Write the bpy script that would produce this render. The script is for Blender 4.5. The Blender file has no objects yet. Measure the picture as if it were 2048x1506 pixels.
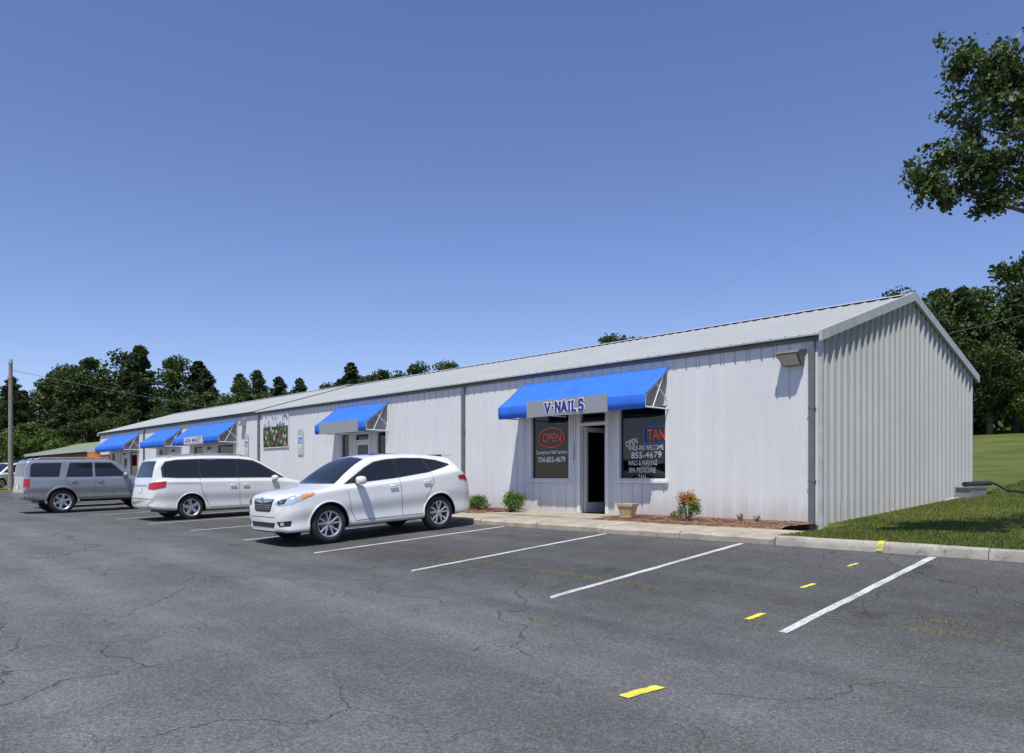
import bpy, bmesh, math, random
import numpy as np
from mathutils import Vector, Matrix
from mathutils.bvhtree import BVHTree
R=random.Random(7); rng=np.random.default_rng(5)
scene=bpy.context.scene; COL=scene.collection
V=Vector
# ------------------------------------------------------------------ shader helper
class G:
    def __init__(s,name):
        s.m=bpy.data.materials.new(name); s.m.use_nodes=True; s.nt=s.m.node_tree; s.nt.nodes.clear()
        s.out=s.n('ShaderNodeOutputMaterial')
    def n(s,t,**k):
        nd=s.nt.nodes.new(t)
        for a,b in k.items(): setattr(nd,a,b)
        return nd
    def put(s,sock,v):
        if v is None: return
        if isinstance(v,bpy.types.NodeSocket): s.nt.links.new(v,sock)
        else:
            if isinstance(v,(tuple,list)) and len(v)==3 and sock.type=='RGBA': v=(*v,1)
            sock.default_value=v
    def math(s,op,a,b=None,c=None,clamp=False):
        nd=s.n('ShaderNodeMath',operation=op); nd.use_clamp=clamp
        s.put(nd.inputs[0],a); s.put(nd.inputs[1],b); s.put(nd.inputs[2],c); return nd.outputs[0]
    def mix(s,f,a,b,blend='MIX'):
        nd=s.n('ShaderNodeMix',data_type='RGBA',blend_type=blend)
        s.put(nd.inputs[0],f); s.put(nd.inputs[6],a); s.put(nd.inputs[7],b); return nd.outputs[2]
    def noise(s,vec,scale,detail=3,rough=.5,dist=0):
        nd=s.n('ShaderNodeTexNoise'); s.put(nd.inputs['Vector'],vec); nd.inputs['Scale'].default_value=scale
        nd.inputs['Detail'].default_value=detail; nd.inputs['Roughness'].default_value=rough; nd.inputs['Distortion'].default_value=dist
        return nd.outputs['Fac']
    def noisec(s,vec,scale,detail=3):
        nd=s.n('ShaderNodeTexNoise'); s.put(nd.inputs['Vector'],vec); nd.inputs['Scale'].default_value=scale
        nd.inputs['Detail'].default_value=detail; return nd.outputs['Color']
    def ramp(s,f,stops):
        nd=s.n('ShaderNodeValToRGB'); e=nd.color_ramp.elements
        while len(e)<len(stops): e.new(.5)
        for el,(p,c) in zip(e,stops):
            el.position=p; el.color=(c,c,c,1) if not isinstance(c,(tuple,list)) else (*c,1)
        s.put(nd.inputs[0],f); return nd.outputs[0]
    def sm(s,v,a,b):
        nd=s.n('ShaderNodeMapRange',interpolation_type='SMOOTHSTEP'); s.put(nd.inputs[0],v)
        nd.inputs[1].default_value=a; nd.inputs[2].default_value=b; return nd.outputs[0]
    def pos(s): return s.n('ShaderNodeNewGeometry').outputs['Position']
    def obj(s): return s.n('ShaderNodeTexCoord').outputs['Object']
    def sep(s,v):
        nd=s.n('ShaderNodeSeparateXYZ'); s.put(nd.inputs[0],v); return nd.outputs
    def scl(s,v,x,y,z):
        nd=s.n('ShaderNodeMapping'); s.put(nd.inputs[0],v); nd.inputs['Scale'].default_value=(x,y,z); return nd.outputs[0]
    def bump(s,h,strength=.3,dist=.01):
        nd=s.n('ShaderNodeBump'); nd.inputs['Strength'].default_value=strength; nd.inputs['Distance'].default_value=dist
        s.put(nd.inputs['Height'],h); return nd.outputs[0]
    def bsdf(s,col,rough=.6,metal=0,spec=.5,coat=0,normal=None,emis=None,es=0,trans=0):
        b=s.n('ShaderNodeBsdfPrincipled'); s.put(b.inputs['Base Color'],col); s.put(b.inputs['Roughness'],rough)
        b.inputs['Metallic'].default_value=metal; b.inputs['Specular IOR Level'].default_value=spec
        b.inputs['Coat Weight'].default_value=coat; b.inputs['Coat Roughness'].default_value=.04
        if normal is not None: s.put(b.inputs['Normal'],normal)
        if emis: s.put(b.inputs['Emission Color'],emis); b.inputs['Emission Strength'].default_value=es
        s.nt.links.new(b.outputs[0],s.out.inputs[0]); s.b=b; return s.m
def simple(name,col,rough=.6,metal=0,var=.12,vs=4,bump=0,bs=40,coat=0,spec=.5,emis=None,es=0):
    g=G(name); o=g.obj(); f=g.noise(o,vs,4)
    c=g.mix(1,col,g.ramp(f,[(.3,1-var),(.7,1+var)]),'MULTIPLY')
    nm=g.bump(g.noise(o,bs,3),bump) if bump else None
    return g.bsdf(c,rough,metal,spec,coat,nm,emis,es)

# ------------------------------------------------------------------ materials
def m_asphalt():
    g=G('asphalt'); p=g.pos(); X,Y,Z=g.sep(p)
    fine=g.noise(p,30,6,.8); sp=g.noise(p,95,3,.7); big=g.noise(p,.35,5,.6); mid=g.noise(p,2.2,5,.65)
    base=g.ramp(fine,[(.30,(.050,.051,.052)),(.5,(.108,.109,.109)),(.72,(.190,.190,.188))])
    base=g.mix(1,base,g.ramp(sp,[(.34,.5),(.66,1.55)]),'MULTIPLY')
    base=g.mix(1,base,g.ramp(big,[(.3,.82),(.7,1.16)]),'MULTIPLY')
    base=g.mix(1,base,g.ramp(mid,[(.3,.86),(.7,1.13)]),'MULTIPLY')
    vo=g.n('ShaderNodeTexVoronoi'); g.put(vo.inputs['Vector'],p); vo.inputs['Scale'].default_value=55
    ag=g.math('MULTIPLY',g.math('SUBTRACT',1.0,g.sm(vo.outputs['Distance'],.12,.3)),g.sm(g.sep(vo.outputs['Color'])[0],.80,.92))
    base=g.mix(g.math('MULTIPLY',ag,.6),base,(.30,.29,.27))
    yy=g.math('ADD',Y,g.math('MULTIPLY',g.math('SUBTRACT',g.noise(p,.8,4),.5),1.2))
    base=g.mix(1,base,g.ramp(g.sm(yy,4.4,8.2),[(0,1.12),(1,.74)]),'MULTIPLY')
    oil=g.noise(g.scl(p,1.2,.8,1),1.0,4,.6)
    oilm=g.math('MULTIPLY',g.sm(oil,.6,.72),g.sm(Y,6.5,8.5))
    base=g.mix(g.math('MULTIPLY',oilm,.5),base,(.025,.025,.027))
    tr=g.noise(g.scl(p,.05,1.4,1),1.0,3,.5)
    base=g.mix(1,base,g.ramp(tr,[(.35,.84),(.65,1.1)]),'MULTIPLY')
    dv=g.n('ShaderNodeVectorMath',operation='MULTIPLY_ADD'); g.put(dv.inputs[0],g.noisec(p,1.1,6)); dv.inputs[1].default_value=(1.5,1.5,0); g.put(dv.inputs[2],p)
    def crack(scale,w,m0,m1,ms):
        vo=g.n('ShaderNodeTexVoronoi',feature='DISTANCE_TO_EDGE'); vo.voronoi_dimensions='2D'
        g.put(vo.inputs['Vector'],dv.outputs[0]); vo.inputs['Scale'].default_value=scale
        c=g.math('SUBTRACT',1.0,g.sm(vo.outputs['Distance'],w*.35,w))
        return g.math('MULTIPLY',c,g.sm(g.noise(p,ms,3),m0,m1))
    c1=crack(.21,.0036,.38,.5,.33); c2=crack(.5,.006,.50,.60,.28)
    cr=g.math('MAXIMUM',c1,c2)
    base=g.mix(g.math('MULTIPLY',cr,.7),base,(.03,.03,.025))
    sy=g.math('ABSOLUTE',g.math('SUBTRACT',Y,g.math('ADD',7.95,g.math('MULTIPLY',g.noise(p,1.5,3),.12))))
    seam=g.math('MULTIPLY',g.math('SUBTRACT',1.0,g.sm(sy,.006,.03)),g.sm(g.noise(p,.9,3),.4,.55))
    base=g.mix(g.math('MULTIPLY',seam,.7),base,(.12,.11,.06))
    h=g.math('SUBTRACT',g.math('ADD',fine,g.math('MULTIPLY',sp,.7)),g.math('MULTIPLY',cr,1.5))
    return g.bsdf(base,.9,spec=.25,normal=g.bump(h,.7,.008))
def m_line(name,col,lo=.50,hi=.70):
    g=G(name); p=g.pos()
    wear=g.sm(g.math('ADD',g.noise(p,45,4,.8),g.math('MULTIPLY',g.noise(p,3,3),.35)),lo+.07,hi+.1)
    c=g.mix(g.math('MULTIPLY',wear,.7),col,(.13,.13,.12))
    return g.bsdf(c,.8,spec=.3,normal=g.bump(g.noise(p,60,4),.4,.005))
def m_grass(name,blade=False):
    g=G(name); p=g.pos()
    a=g.noise(p,.35,5,.6); b=g.noise(p,5,5,.7); c3=g.noise(p,40,3,.7)
    c=g.mix(g.sm(a,.35,.65),(.070,.108,.018),(.135,.155,.03))
    c=g.mix(g.math('MULTIPLY',g.sm(b,.48,.70),.65),c,(.20,.175,.07))
    c=g.mix(1,c,g.ramp(c3,[(.25,.55),(.75,1.35)]),'MULTIPLY')
    g.bsdf(c,.8,spec=.2,normal=None if blade else g.bump(g.noise(p,30,4,.8),.8,.05)); return g.m
def m_concrete(name,col,dirt=.4):
    g=G(name); p=g.pos()
    c=g.mix(1,col,g.ramp(g.noise(p,2.2,6,.65),[(.3,.72),(.7,1.15)]),'MULTIPLY')
    c=g.mix(1,c,g.ramp(g.noise(p,60,3,.7),[(.3,.85),(.7,1.12)]),'MULTIPLY')
    c=g.mix(g.math('MULTIPLY',g.sm(g.noise(p,6,5,.7),.50,.7),dirt),c,(.10,.085,.06))
    return g.bsdf(c,.9,spec=.2,normal=g.bump(g.noise(p,50,5,.7),.5,.008))
def m_wall(name,col,dirty=.35):
    g=G(name); p=g.pos(); X,Y,Z=g.sep(p)
    st=g.noise(g.scl(p,5,5,.35),1,5,.65); sp=g.noise(p,9,5,.7); big=g.noise(p,.6,3)
    c=g.mix(1,col,g.ramp(st,[(.3,.95),(.7,1.03)]),'MULTIPLY')
    c=g.mix(1,c,g.ramp(big,[(.3,.95),(.7,1.03)]),'MULTIPLY')
    low=g.math('SUBTRACT',1.0,g.sm(g.math('ADD',Z,g.math('MULTIPLY',g.math('SUBTRACT',st,.5),.9)),.15,.75))
    c=g.mix(g.math('MULTIPLY',low,dirty),c,(.30,.22,.15))
    c=g.mix(g.math('MULTIPLY',g.sm(sp,.66,.73),.4),c,(.3,.27,.24))
    return g.bsdf(c,.55,spec=.35,normal=g.bump(g.noise(p,3,3),.15,.02))
def m_leaf(name,c1,c2,c3,sc=.6,rnd=.35,rough=.55):
    g=G(name); o=g.obj(); f=g.noise(o,sc,3,.6); f2=g.noise(o,sc*14,2,.7)
    c=g.mix(g.sm(f,.35,.65),c1,c2); c=g.mix(g.math('MULTIPLY',g.sm(f2,.5,.75),.7),c,c3)
    oi=g.n('ShaderNodeObjectInfo').outputs['Random']
    c=g.mix(1,c,g.ramp(oi,[(0,1-rnd),(1,1+rnd)]),'MULTIPLY')
    g.bsdf(c,rough,spec=.3)
    tr=g.n('ShaderNodeBsdfTranslucent'); g.put(tr.inputs[0],g.mix(1,c,(1.2,1.5,.6),'MULTIPLY'))
    mx=g.n('ShaderNodeMixShader'); mx.inputs[0].default_value=.22
    g.put(mx.inputs[1],g.b.outputs[0]); g.put(mx.inputs[2],tr.outputs[0]); g.nt.links.new(mx.outputs[0],g.out.inputs[0])
    return g.m
def m_glass(name,tint):
    g=G(name); fr=g.n('ShaderNodeFresnel'); fr.inputs[0].default_value=1.5
    gl=g.n('ShaderNodeBsdfGlossy'); gl.inputs['Roughness'].default_value=.015; tr=g.n('ShaderNodeBsdfTransparent'); tr.inputs[0].default_value=(*tint,1)
    mx=g.n('ShaderNodeMixShader'); g.put(mx.inputs[0],g.math('ADD',g.math('MULTIPLY',fr.outputs[0],1.0),.02,clamp=True)); g.put(mx.inputs[1],tr.outputs[0]); g.put(mx.inputs[2],gl.outputs[0])
    g.nt.links.new(mx.outputs[0],g.out.inputs[0]); return g.m
def m_paint(name,col,metal=0,rough=.28):
    g=G(name); o=g.obj(); c=g.mix(1,col,g.ramp(g.noise(o,3,4),[(.3,.96),(.7,1.03)]),'MULTIPLY')
    z=g.sep(o)[2]; low=g.math('MULTIPLY',g.math('SUBTRACT',1.0,g.sm(z,.2,.6)),g.noise(o,6,4))
    c=g.mix(g.math('MULTIPLY',low,.35),c,(.2,.18,.15))
    return g.bsdf(c,rough,metal,.5,.8)
def m_veg():
    g=G('banner_print'); o=g.obj(); vo=g.n('ShaderNodeTexVoronoi'); g.put(vo.inputs['Vector'],o); vo.inputs['Scale'].default_value=6.5
    h=g.sep(vo.outputs['Color'])[0]
    c=g.ramp(h,[(0,(.05,.15,.02)),(.2,(.02,.03,.012)),(.38,(.35,.05,.02)),(.46,(.6,.55,.42)),(.60,(.08,.15,.03)),(.74,(.45,.25,.06)),(.84,(.02,.02,.02))])
    for n in g.nt.nodes:
        if n.type=='VALTORGB': n.color_ramp.interpolation='CONSTANT'
    c=g.mix(1,c,g.ramp(vo.outputs['Distance'],[(0,1.2),(.6,.35)]),'MULTIPLY')
    z=g.sep(o)[2]
    c=g.mix(g.sm(z,.82,.86),c,g.mix(g.sm(g.noise(g.scl(o,6,1,3),1,4,.6),.52,.58),(.62,.62,.66),(.12,.14,.12)))
    return g.bsdf(c,.5)
M=dict(
 asphalt=m_asphalt(), white_line=m_line('parking_paint',(.62,.62,.60)), yellow_line=m_line('yellow_paint',(.74,.62,.07),.58,.80),
 grass=m_grass('grass_ground'), blade=m_grass('grass_blades',True),
 walk=m_concrete('sidewalk_concrete',(.42,.37,.29)), curb=m_concrete('curb_concrete',(.38,.355,.30),.6),
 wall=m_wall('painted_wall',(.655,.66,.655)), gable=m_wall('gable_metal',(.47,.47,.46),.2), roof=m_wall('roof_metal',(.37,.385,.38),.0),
 trim_shade=simple('dark_trim_eave_shade',(.13,.145,.15),.5), rake=simple('light_trim',(.44,.445,.44),.5), white=simple('white_paint',(.70,.70,.68),.45,var=.05),  # dark grey: downspouts, container base, and the shade painted under the eave
 blue=simple('awning_canvas',(.024,.15,.66),.75,var=.10,vs=2.5,bump=.15,bs=300), signgrey=simple('sign_grey',(.27,.29,.30),.5,var=.04),
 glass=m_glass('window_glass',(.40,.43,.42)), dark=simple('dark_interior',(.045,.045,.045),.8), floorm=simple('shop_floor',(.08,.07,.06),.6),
 wtext=simple('white_vinyl',(.80,.80,.80),.5,var=.02), btext=simple('blue_vinyl',(.015,.025,.22),.5,var=.02),
 neonr=simple('red_neon',(.55,.06,.05),.4,emis=(1,.12,.08),es=.16), neonb=simple('blue_neon',(.03,.06,.35),.4,emis=(.05,.15,1),es=.14),
 black=simple('black_plastic',(.02,.02,.02),.5), cable=simple('cable_grey',(.16,.18,.22),.7), rubber=simple('tyre_rubber',(.025,.025,.026),.85,var=.2), alloy=simple('alloy_metal',(.60,.61,.62),.28,.85,var=.04),
 alloydark=simple('wheel_recess',(.035,.035,.037),.6), cglass=simple('car_glass',(.014,.017,.019),.05,spec=.75,var=.02), chrome=simple('chrome',(.75,.76,.78),.12,1,var=.02),
 seam=simple('panel_gap',(.07,.07,.07),.7), tail=simple('tail_lens',(.42,.012,.015),.15,coat=.6), lamp=simple('lamp_lens',(.62,.65,.68),.08,.45,coat=.8), amber=simple('amber_lens',(.8,.25,.02),.2,coat=.5),
 plate=simple('number_plate_face',(.7,.72,.75),.4), mulch=simple('mulch',(.22,.125,.08),.95,var=.5,vs=14,bump=.8,bs=60), straw=simple('pine_straw',(.28,.16,.10),.9,var=.4,vs=30),
 bark=simple('bark',(.12,.095,.07),.9,var=.3,vs=6,bump=.6,bs=20), barkn=simple('grey_bark',(.15,.13,.11),.9,var=.3,vs=9,bump=.6,bs=30),
 leafA=m_leaf('broadleaf_foliage',(.034,.058,.016),(.062,.092,.023),(.11,.145,.038),.35),
 leafB=m_leaf('light_foliage',(.075,.12,.023),(.12,.17,.037),(.17,.22,.05),.4),
 pine=m_leaf('pine_foliage',(.028,.048,.017),(.048,.072,.024),(.08,.10,.036),.4),
 near=m_leaf('near_tree_leaves',(.042,.070,.018),(.072,.105,.028),(.12,.155,.055),1.6,.05,.48),
 shrub=m_leaf('shrub_leaves',(.06,.13,.02),(.11,.20,.03),(.17,.27,.05),5,.15), shrubr=m_leaf('red_shrub_leaves',(.42,.10,.03),(.36,.28,.05),(.6,.28,.07),5,.05),
 weed=m_leaf('weed_leaves',(.16,.17,.035),(.24,.22,.05),(.30,.25,.09),3,.05),
 pot=m_concrete('planter_stone',(.50,.38,.22),.15), veg=m_veg(), green=simple('sign_green',(.02,.22,.09),.5,var=.03), signblue=simple('sign_blue',(.02,.12,.5),.5,var=.03),
 red=simple('sign_red',(.55,.02,.02),.5,var=.03), groof=simple('green_roof',(.20,.25,.15),.6), brick=simple('brick_wall',(.30,.13,.09),.85,var=.3,vs=20), orange=simple('orange_paint',(.75,.27,.03),.6),
 wood=simple('pole_wood',(.24,.21,.17),.9,var=.25,vs=8), metal=simple('galvanised',(.35,.36,.37),.45,.5), lens=simple('lamp_glass',(.42,.43,.42),.2,coat=.5),
)
# ------------------------------------------------------------------ objects
def thing(name,label,cat,loc=(0,0,0),group=None):
    o=bpy.data.objects.new(name,None); COL.objects.link(o); o.location=loc; o.empty_display_size=.3
    o['label']=label; o['category']=cat
    if group: o['group']=group
    return o
def link(name,me,par=None,world=True,label=None,mat4=None):
    o=bpy.data.objects.new(name,me); COL.objects.link(o)
    if par is not None:
        o.parent=par
        if world:
            q=par; inv=Matrix.Translation(-q.location) if q.parent is None else Matrix.Identity(4)
            o.matrix_parent_inverse=inv
    if mat4 is not None: o.matrix_local=mat4
    if label: o['label']=label
    return o
class MB:
    def __init__(s): s.v=[]; s.f=[]; s.mi=[]
    def add(s,vs,fs,mi=0):
        b=len(s.v); s.v+= [tuple(x) for x in vs]; s.f+=[tuple(i+b for i in f) for f in fs]; s.mi+=[mi]*len(fs); return s
    def box(s,x0,x1,y0,y1,z0,z1,mi=0):
        v=[(x,y,z) for z in (z0,z1) for y in (y0,y1) for x in (x0,x1)]
        return s.add(v,[(0,2,3,1),(4,5,7,6),(0,1,5,4),(2,6,7,3),(0,4,6,2),(1,3,7,5)],mi)
    def tube(s,p0,p1,r0,r1=None,n=8,mi=0,caps=True):
        r1=r0 if r1 is None else r1; p0=V(p0); p1=V(p1); d=(p1-p0).normalized()
        a=d.cross(V((0,0,1)) if abs(d.z)<.9 else V((1,0,0))).normalized(); b=d.cross(a)
        vs=[]
        for p,r in ((p0,r0),(p1,r1)):
            for i in range(n):
                t=2*math.pi*i/n; vs.append(p+(a*math.cos(t)+b*math.sin(t))*r)
        fs=[(i,(i+1)%n,n+(i+1)%n,n+i) for i in range(n)]
        if caps: fs+=[tuple(range(n))[::-1],tuple(range(n,2*n))]
        return s.add(vs,fs,mi)
    def lathex(s,prof,n=32,mi=0,cx=0,cy=0,cz=0):
        vs=[]; m=len(prof)
        for i in range(n):
            t=2*math.pi*i/n
            for x,r in prof: vs.append((cx+x,cy+r*math.cos(t),cz+r*math.sin(t)))
        fs=[(i*m+j,((i+1)%n)*m+j,((i+1)%n)*m+j+1,i*m+j+1) for i in range(n) for j in range(m-1)]
        return s.add(vs,fs,mi)
    def mesh(s,name,mats,smooth=False,ang=None,fix=False):
        me=bpy.data.meshes.new(name); me.from_pydata(s.v,[],s.f)
        for m in (mats if isinstance(mats,(list,tuple)) else [mats]): me.materials.append(m)
        me.polygons.foreach_set('material_index',s.mi)
        if fix:
            bm=bmesh.new(); bm.from_mesh(me); bmesh.ops.recalc_face_normals(bm,faces=bm.faces); bm.to_mesh(me); bm.free()
        if smooth:
            me.polygons.foreach_set('use_smooth',[True]*len(me.polygons))
            if ang: me.set_sharp_from_angle(angle=math.radians(ang))
        me.update(); return me
def quads_mesh(name,V4,mat):
    n=len(V4); me=bpy.data.meshes.new(name); me.vertices.add(n*4); me.vertices.foreach_set('co',V4.reshape(-1).astype(np.float32))
    me.loops.add(n*4); me.loops.foreach_set('vertex_index',np.arange(n*4,dtype=np.int32))
    me.polygons.add(n); me.polygons.foreach_set('loop_start',np.arange(0,n*4,4,dtype=np.int32)); me.polygons.foreach_set('loop_total',np.full(n,4,dtype=np.int32))
    me.materials.append(mat); me.update(calc_edges=True); me.validate(); return me
def text_mesh(s,w,h,mat,offset=0.0,extr=.002,name='lettering',grow=0):
    cu=bpy.data.curves.new('t','FONT'); cu.body=s; cu.size=1; cu.offset=offset; cu.extrude=0.0; cu.resolution_u=3; cu.space_character=1.0+abs(offset)*1.6
    ob=bpy.data.objects.new('t',cu); COL.objects.link(ob)
    dg=bpy.context.evaluated_depsgraph_get(); me=bpy.data.meshes.new_from_object(ob.evaluated_get(dg)); me.name=name
    bpy.data.objects.remove(ob); bpy.data.curves.remove(cu)
    n=len(me.vertices); co=np.zeros(n*3,dtype=np.float32); me.vertices.foreach_get('co',co); co=co.reshape(-1,3)
    mn=co.min(0); mx=co.max(0); c=(mn+mx)/2; co=(co-c); co[:,0]*=w/(mx[0]-mn[0]); co[:,1]*=h/(mx[1]-mn[1])
    me.vertices.foreach_set('co',co.reshape(-1)); me.materials.clear(); me.materials.append(mat); me.update(); return me
def put_text(s,w,h,x,y,z,mat,par,offset=0.0,rot=0,name='lettering',world=True):
    me=text_mesh(s,w,h,mat,offset,name=name); me.transform(Matrix.Translation((x,y,z))@Matrix.Rotation(math.radians(90),4,'X')@Matrix.Rotation(rot,4,'Z'))
    return link(name,me,par,world)
GLY={'V':[[(0,1),(.5,0),(1,1)]],'-':[[(.15,.5),(.85,.5)]],'N':[[(.05,0),(.05,1),(.95,0),(.95,1)]],'A':[[(0,0),(.5,1),(1,0)],[(.22,.32),(.78,.32)]],'I':[[(.5,0),(.5,1)]],
 'L':[[(.1,1),(.1,0),(.9,0)]],'S':[[(.9,.82),(.75,1),(.25,1),(.1,.85),(.1,.62),(.25,.53),(.75,.47),(.9,.38),(.9,.15),(.75,0),(.25,0),(.1,.18)]]}
SER={'V':[(0,1),(1,1)],'N':[(.05,0),(.05,1),(.95,1)],'A':[(0,0),(1,0)],'I':[(.5,0),(.5,1)],'L':[(.1,1),(.1,0)]}
def stroke_text(txt,x0,x1,z0,z1,y,wd,mat,par,extra=0):
    ws={'-':.55,'I':.5}; tot=sum(ws.get(c,1) for c in txt)+.36*(len(txt)-1); u=(x1-x0)/tot; x=x0; mb=MB(); k=0
    def seg(a,b,w,k):
        d=V((b[0]-a[0],0,b[1]-a[1])); l=max(d.length,1e-6); t=d/l*(extra+.0); n=V((-d.z,0,d.x))/l*w; yy=y-k*.0002
        A=V((a[0],yy,a[1]))-t; B=V((b[0],yy,b[1]))+t; mb.add([A-n,B-n,B+n,A+n],[(0,1,2,3)])
    def dot(c,w,k):
        yy=y-k*.0002; mb.add([(c[0]+w*math.cos(i*.785),yy,c[1]+w*math.sin(i*.785)) for i in range(8)],[tuple(range(8))])
    for c in txt:
        w=ws.get(c,1)*u; P=lambda p:(x+p[0]*w,z0+p[1]*(z1-z0)); hw=wd+extra
        for line in GLY[c]:
            q=[P(p) for p in line]
            for a,b in zip(q[:-1],q[1:]): k+=1; seg(a,b,hw,k)
            for a in q[1:-1]: k+=1; dot(a,hw,k)
        for p in SER.get(c,[]):
            a=P(p); k+=1; sz=.011+extra; zz=a[1]+(.011 if p[1]==0 else -.011); seg((a[0]-.048,zz),(a[0]+.048,zz),sz,k)
        x+=w+.36*u
    return link('lettering',mb.mesh('lettering',mat),par)
# ------------------------------------------------------------------ terrain
def lot(x,y):
    t=min(max((x+22)/18,0),1.15); g=-.14-.35*t**1.5; s=11.45-y
    if s<=0: return 0.0
    return g*(s/4.75) if s<4.75 else g*(1+.12*(1-math.exp(-(s-4.75)/4)))
def ground(x,y):
    if y<=11.47: return lot(x,y)-.10
    z=.13+max(0,min(y,14.3)-11.6)*.015+max(0,min(y,23.6)-14.3)*.047+max(0,min(y,80)-23.6)*.083
    if y<14.6:
        k=min(max((-6.05-x)/.25,0),1); z-=.1*k
    return z
def sheet(name,xs,ys,fn,mat,dz=0):
    mb=MB(); vs=[(x,y,fn(x,y)+dz) for y in ys for x in xs]; nx=len(xs)
    fs=[(j*nx+i,j*nx+i+1,(j+1)*nx+i+1,(j+1)*nx+i) for j in range(len(ys)-1) for i in range(nx-1)]
    mb.add(vs,fs); o=link(name,mb.mesh(name,mat,True)); return o
xs=sorted(set([-900,-600,-400,-250,-160,-120,-100,-80,-70]+[round(-60+i*1.0,2) for i in range(90)]+[-6.3,-6.05,-6.8,40,60,100,200,400,700]))
ys=[-600,-300,-150,-80,-40,-20]+[round(-15+i*.5,2) for i in range(53)]+[11.3,11.47,11.6,12.5,13.5,14.3,14.6,15.5,17,19,21,23.6,26,29,33,38,44,52,60,70,80,110,160,250,400,700]
ys=sorted(set(ys)); g_=sheet('ground',xs,ys,ground,M['grass']); g_['kind']='structure'
axs=[x for x in xs if -120<=x<=60]; ays=[y for y in ys if -80<=y<=11.3]+[11.45]
a_=sheet('parking_lot',axs,ays,lot,M['asphalt']); a_['kind']='structure'
def strip(x,y0,y1,w,dz=.005,n=24,jit=.006,skew=0):
    mb=MB(); vs=[]
    for i in range(n+1):
        y=y0+(y1-y0)*i/n; jx=R.uniform(-jit,jit)+skew*i/n; jw=R.uniform(-jit,jit)*.7
        vs+=[(x-w/2+jx-jw,y,lot(x,y)+dz),(x+w/2+jx+jw,y,lot(x,y)+dz)]
    mb.add(vs,[(2*i,2*i+1,2*i+3,2*i+2) for i in range(n)]); return mb
for i in range(15):
    x=-3.69-2.9*i
    mb=strip(x,6.75+(.40 if i==0 else 0),11.38,.10); o=link('parking_stripe',mb.mesh('parking_stripe',M['white_line'])); o['kind']='structure'
for (x,y,l,w) in [(-3.55,4.66,.42,.10),(-4.2,7.5,.30,.07),(-4.36,9.05,.27,.06),(-4.4,10.45,.25,.05)]:
    o=link('yellow_marking',strip(x,y-l/2,y+l/2,w,.006,8,.008,.03).mesh('yellow_marking',M['yellow_line'])); o['kind']='structure'
mb=MB(); prof=[(11.45,-.3),(11.45,.06),(11.475,.125),(11.51,.148),(11.60,.15),(11.66,.14),(11.68,-.1)]
segs=[-6.03+i*3.0 for i in range(14)]
for a in segs:
    b=a+2.985; n=10; vs=[]
    for i in range(n+1):
        x=a+(b-a)*i/n; vs+=[(x,y+R.uniform(-.006,.006),z+R.uniform(-.005,.005)) for y,z in prof]
    m=len(prof); fs=[(i*m+j,(i+1)*m+j,(i+1)*m+j+1,i*m+j+1) for i in range(n) for j in range(m-1)]+[tuple(range(m)),tuple(range(n*m,n*m+m))[::-1]]
    mb.add(vs,fs)
o=link('curb',mb.mesh('curb',M['curb'],True,40,True)); o['kind']='structure'
mb=MB(); mb.add([(-4.47,11.440,.02),(-4.38,11.440,.02),(-4.38,11.465,.129),(-4.47,11.465,.129),(-4.38,11.51,.158),(-4.47,11.51,.158),(-4.38,11.6,.160),(-4.47,11.6,.160)],[(0,1,2,3),(3,2,4,5),(5,4,6,7)])
o=link('yellow_marking',mb.mesh('yellow_marking',M['yellow_line'])); o['kind']='structure'
mb=MB(); a=-6.07
while a>-56:
    b=a-1.8+.012; j=R.uniform(-.008,.008); k0=R.uniform(-.015,.015)
    n=8; vs=[]
    for i in range(n+1):
        x=a+(b-a)*i/n; e=R.uniform(-.012,.012); k=k0+e; c=R.uniform(0,.018)
        vs+=[(x,11.46+k,-.3),(x,11.46+k,.095+j-c),(x,11.50+k+c,.128+j-c*.3),(x,12.75,.155+j),(x,12.75,-.1)]
    m=5; mb.add(vs,[(i*m+jj,(i+1)*m+jj,(i+1)*m+jj+1,i*m+jj+1) for i in range(n) for jj in range(m-1)]+[tuple(range(m))[::-1],tuple(range(n*m,n*m+m))]); a-=1.8
for (x0,x1) in [(-14.6,-11.0),(-25,-20.9),(-54,-33)]:
    mb.box(x0,x1,12.755,14.34,-.1,.185)
o=link('sidewalk',mb.mesh('sidewalk',M['walk'],fix=True)); o['kind']='structure'
mb=MB(); bits=[]
for (x0,x1) in [(-10.98,-6.66),(-20.88,-14.62),(-32.9,-25.05)]:
    nx=int((x1-x0)/.1); ny=14; vs=[]
    for j in range(ny+1):
        for i in range(nx+1):
            ed=min(j,ny-j,3)/3; vs.append((x0+(x1-x0)*i/nx,12.76+1.56*j/ny,.14+.05*ed+R.uniform(0,.025)))
    mb.add(vs,[(j*(nx+1)+i,j*(nx+1)+i+1,(j+1)*(nx+1)+i+1,(j+1)*(nx+1)+i) for j in range(ny) for i in range(nx)])
    for _ in range(int((x1-x0)*700)):
        x=R.uniform(x0,x1); y=12.70+1.6*R.random()
        if R.random()<.06: y-=R.random()*.35
        z=(.20 if y>12.9 else .165)+R.uniform(0,.03); t=R.uniform(0,math.pi); l=R.uniform(.03,.09); w=.005
        dx,dy=math.cos(t)*l,math.sin(t)*l; e=R.uniform(-.015,.02)
        bits.append([(x-dx,y-dy,z),(x-dx+dy/l*w,y-dy-dx/l*w,z+.003),(x+dx+dy/l*w,y+dy-dx/l*w,z+e+.003),(x+dx,y+dy,z+e)])
o=link('mulch_bed',mb.mesh('mulch_bed',M['mulch'])); o['kind']='structure'
o=link('pine_straw',quads_mesh('pine_straw',np.array(bits),M['straw'])); o['kind']='stuff'
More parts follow.
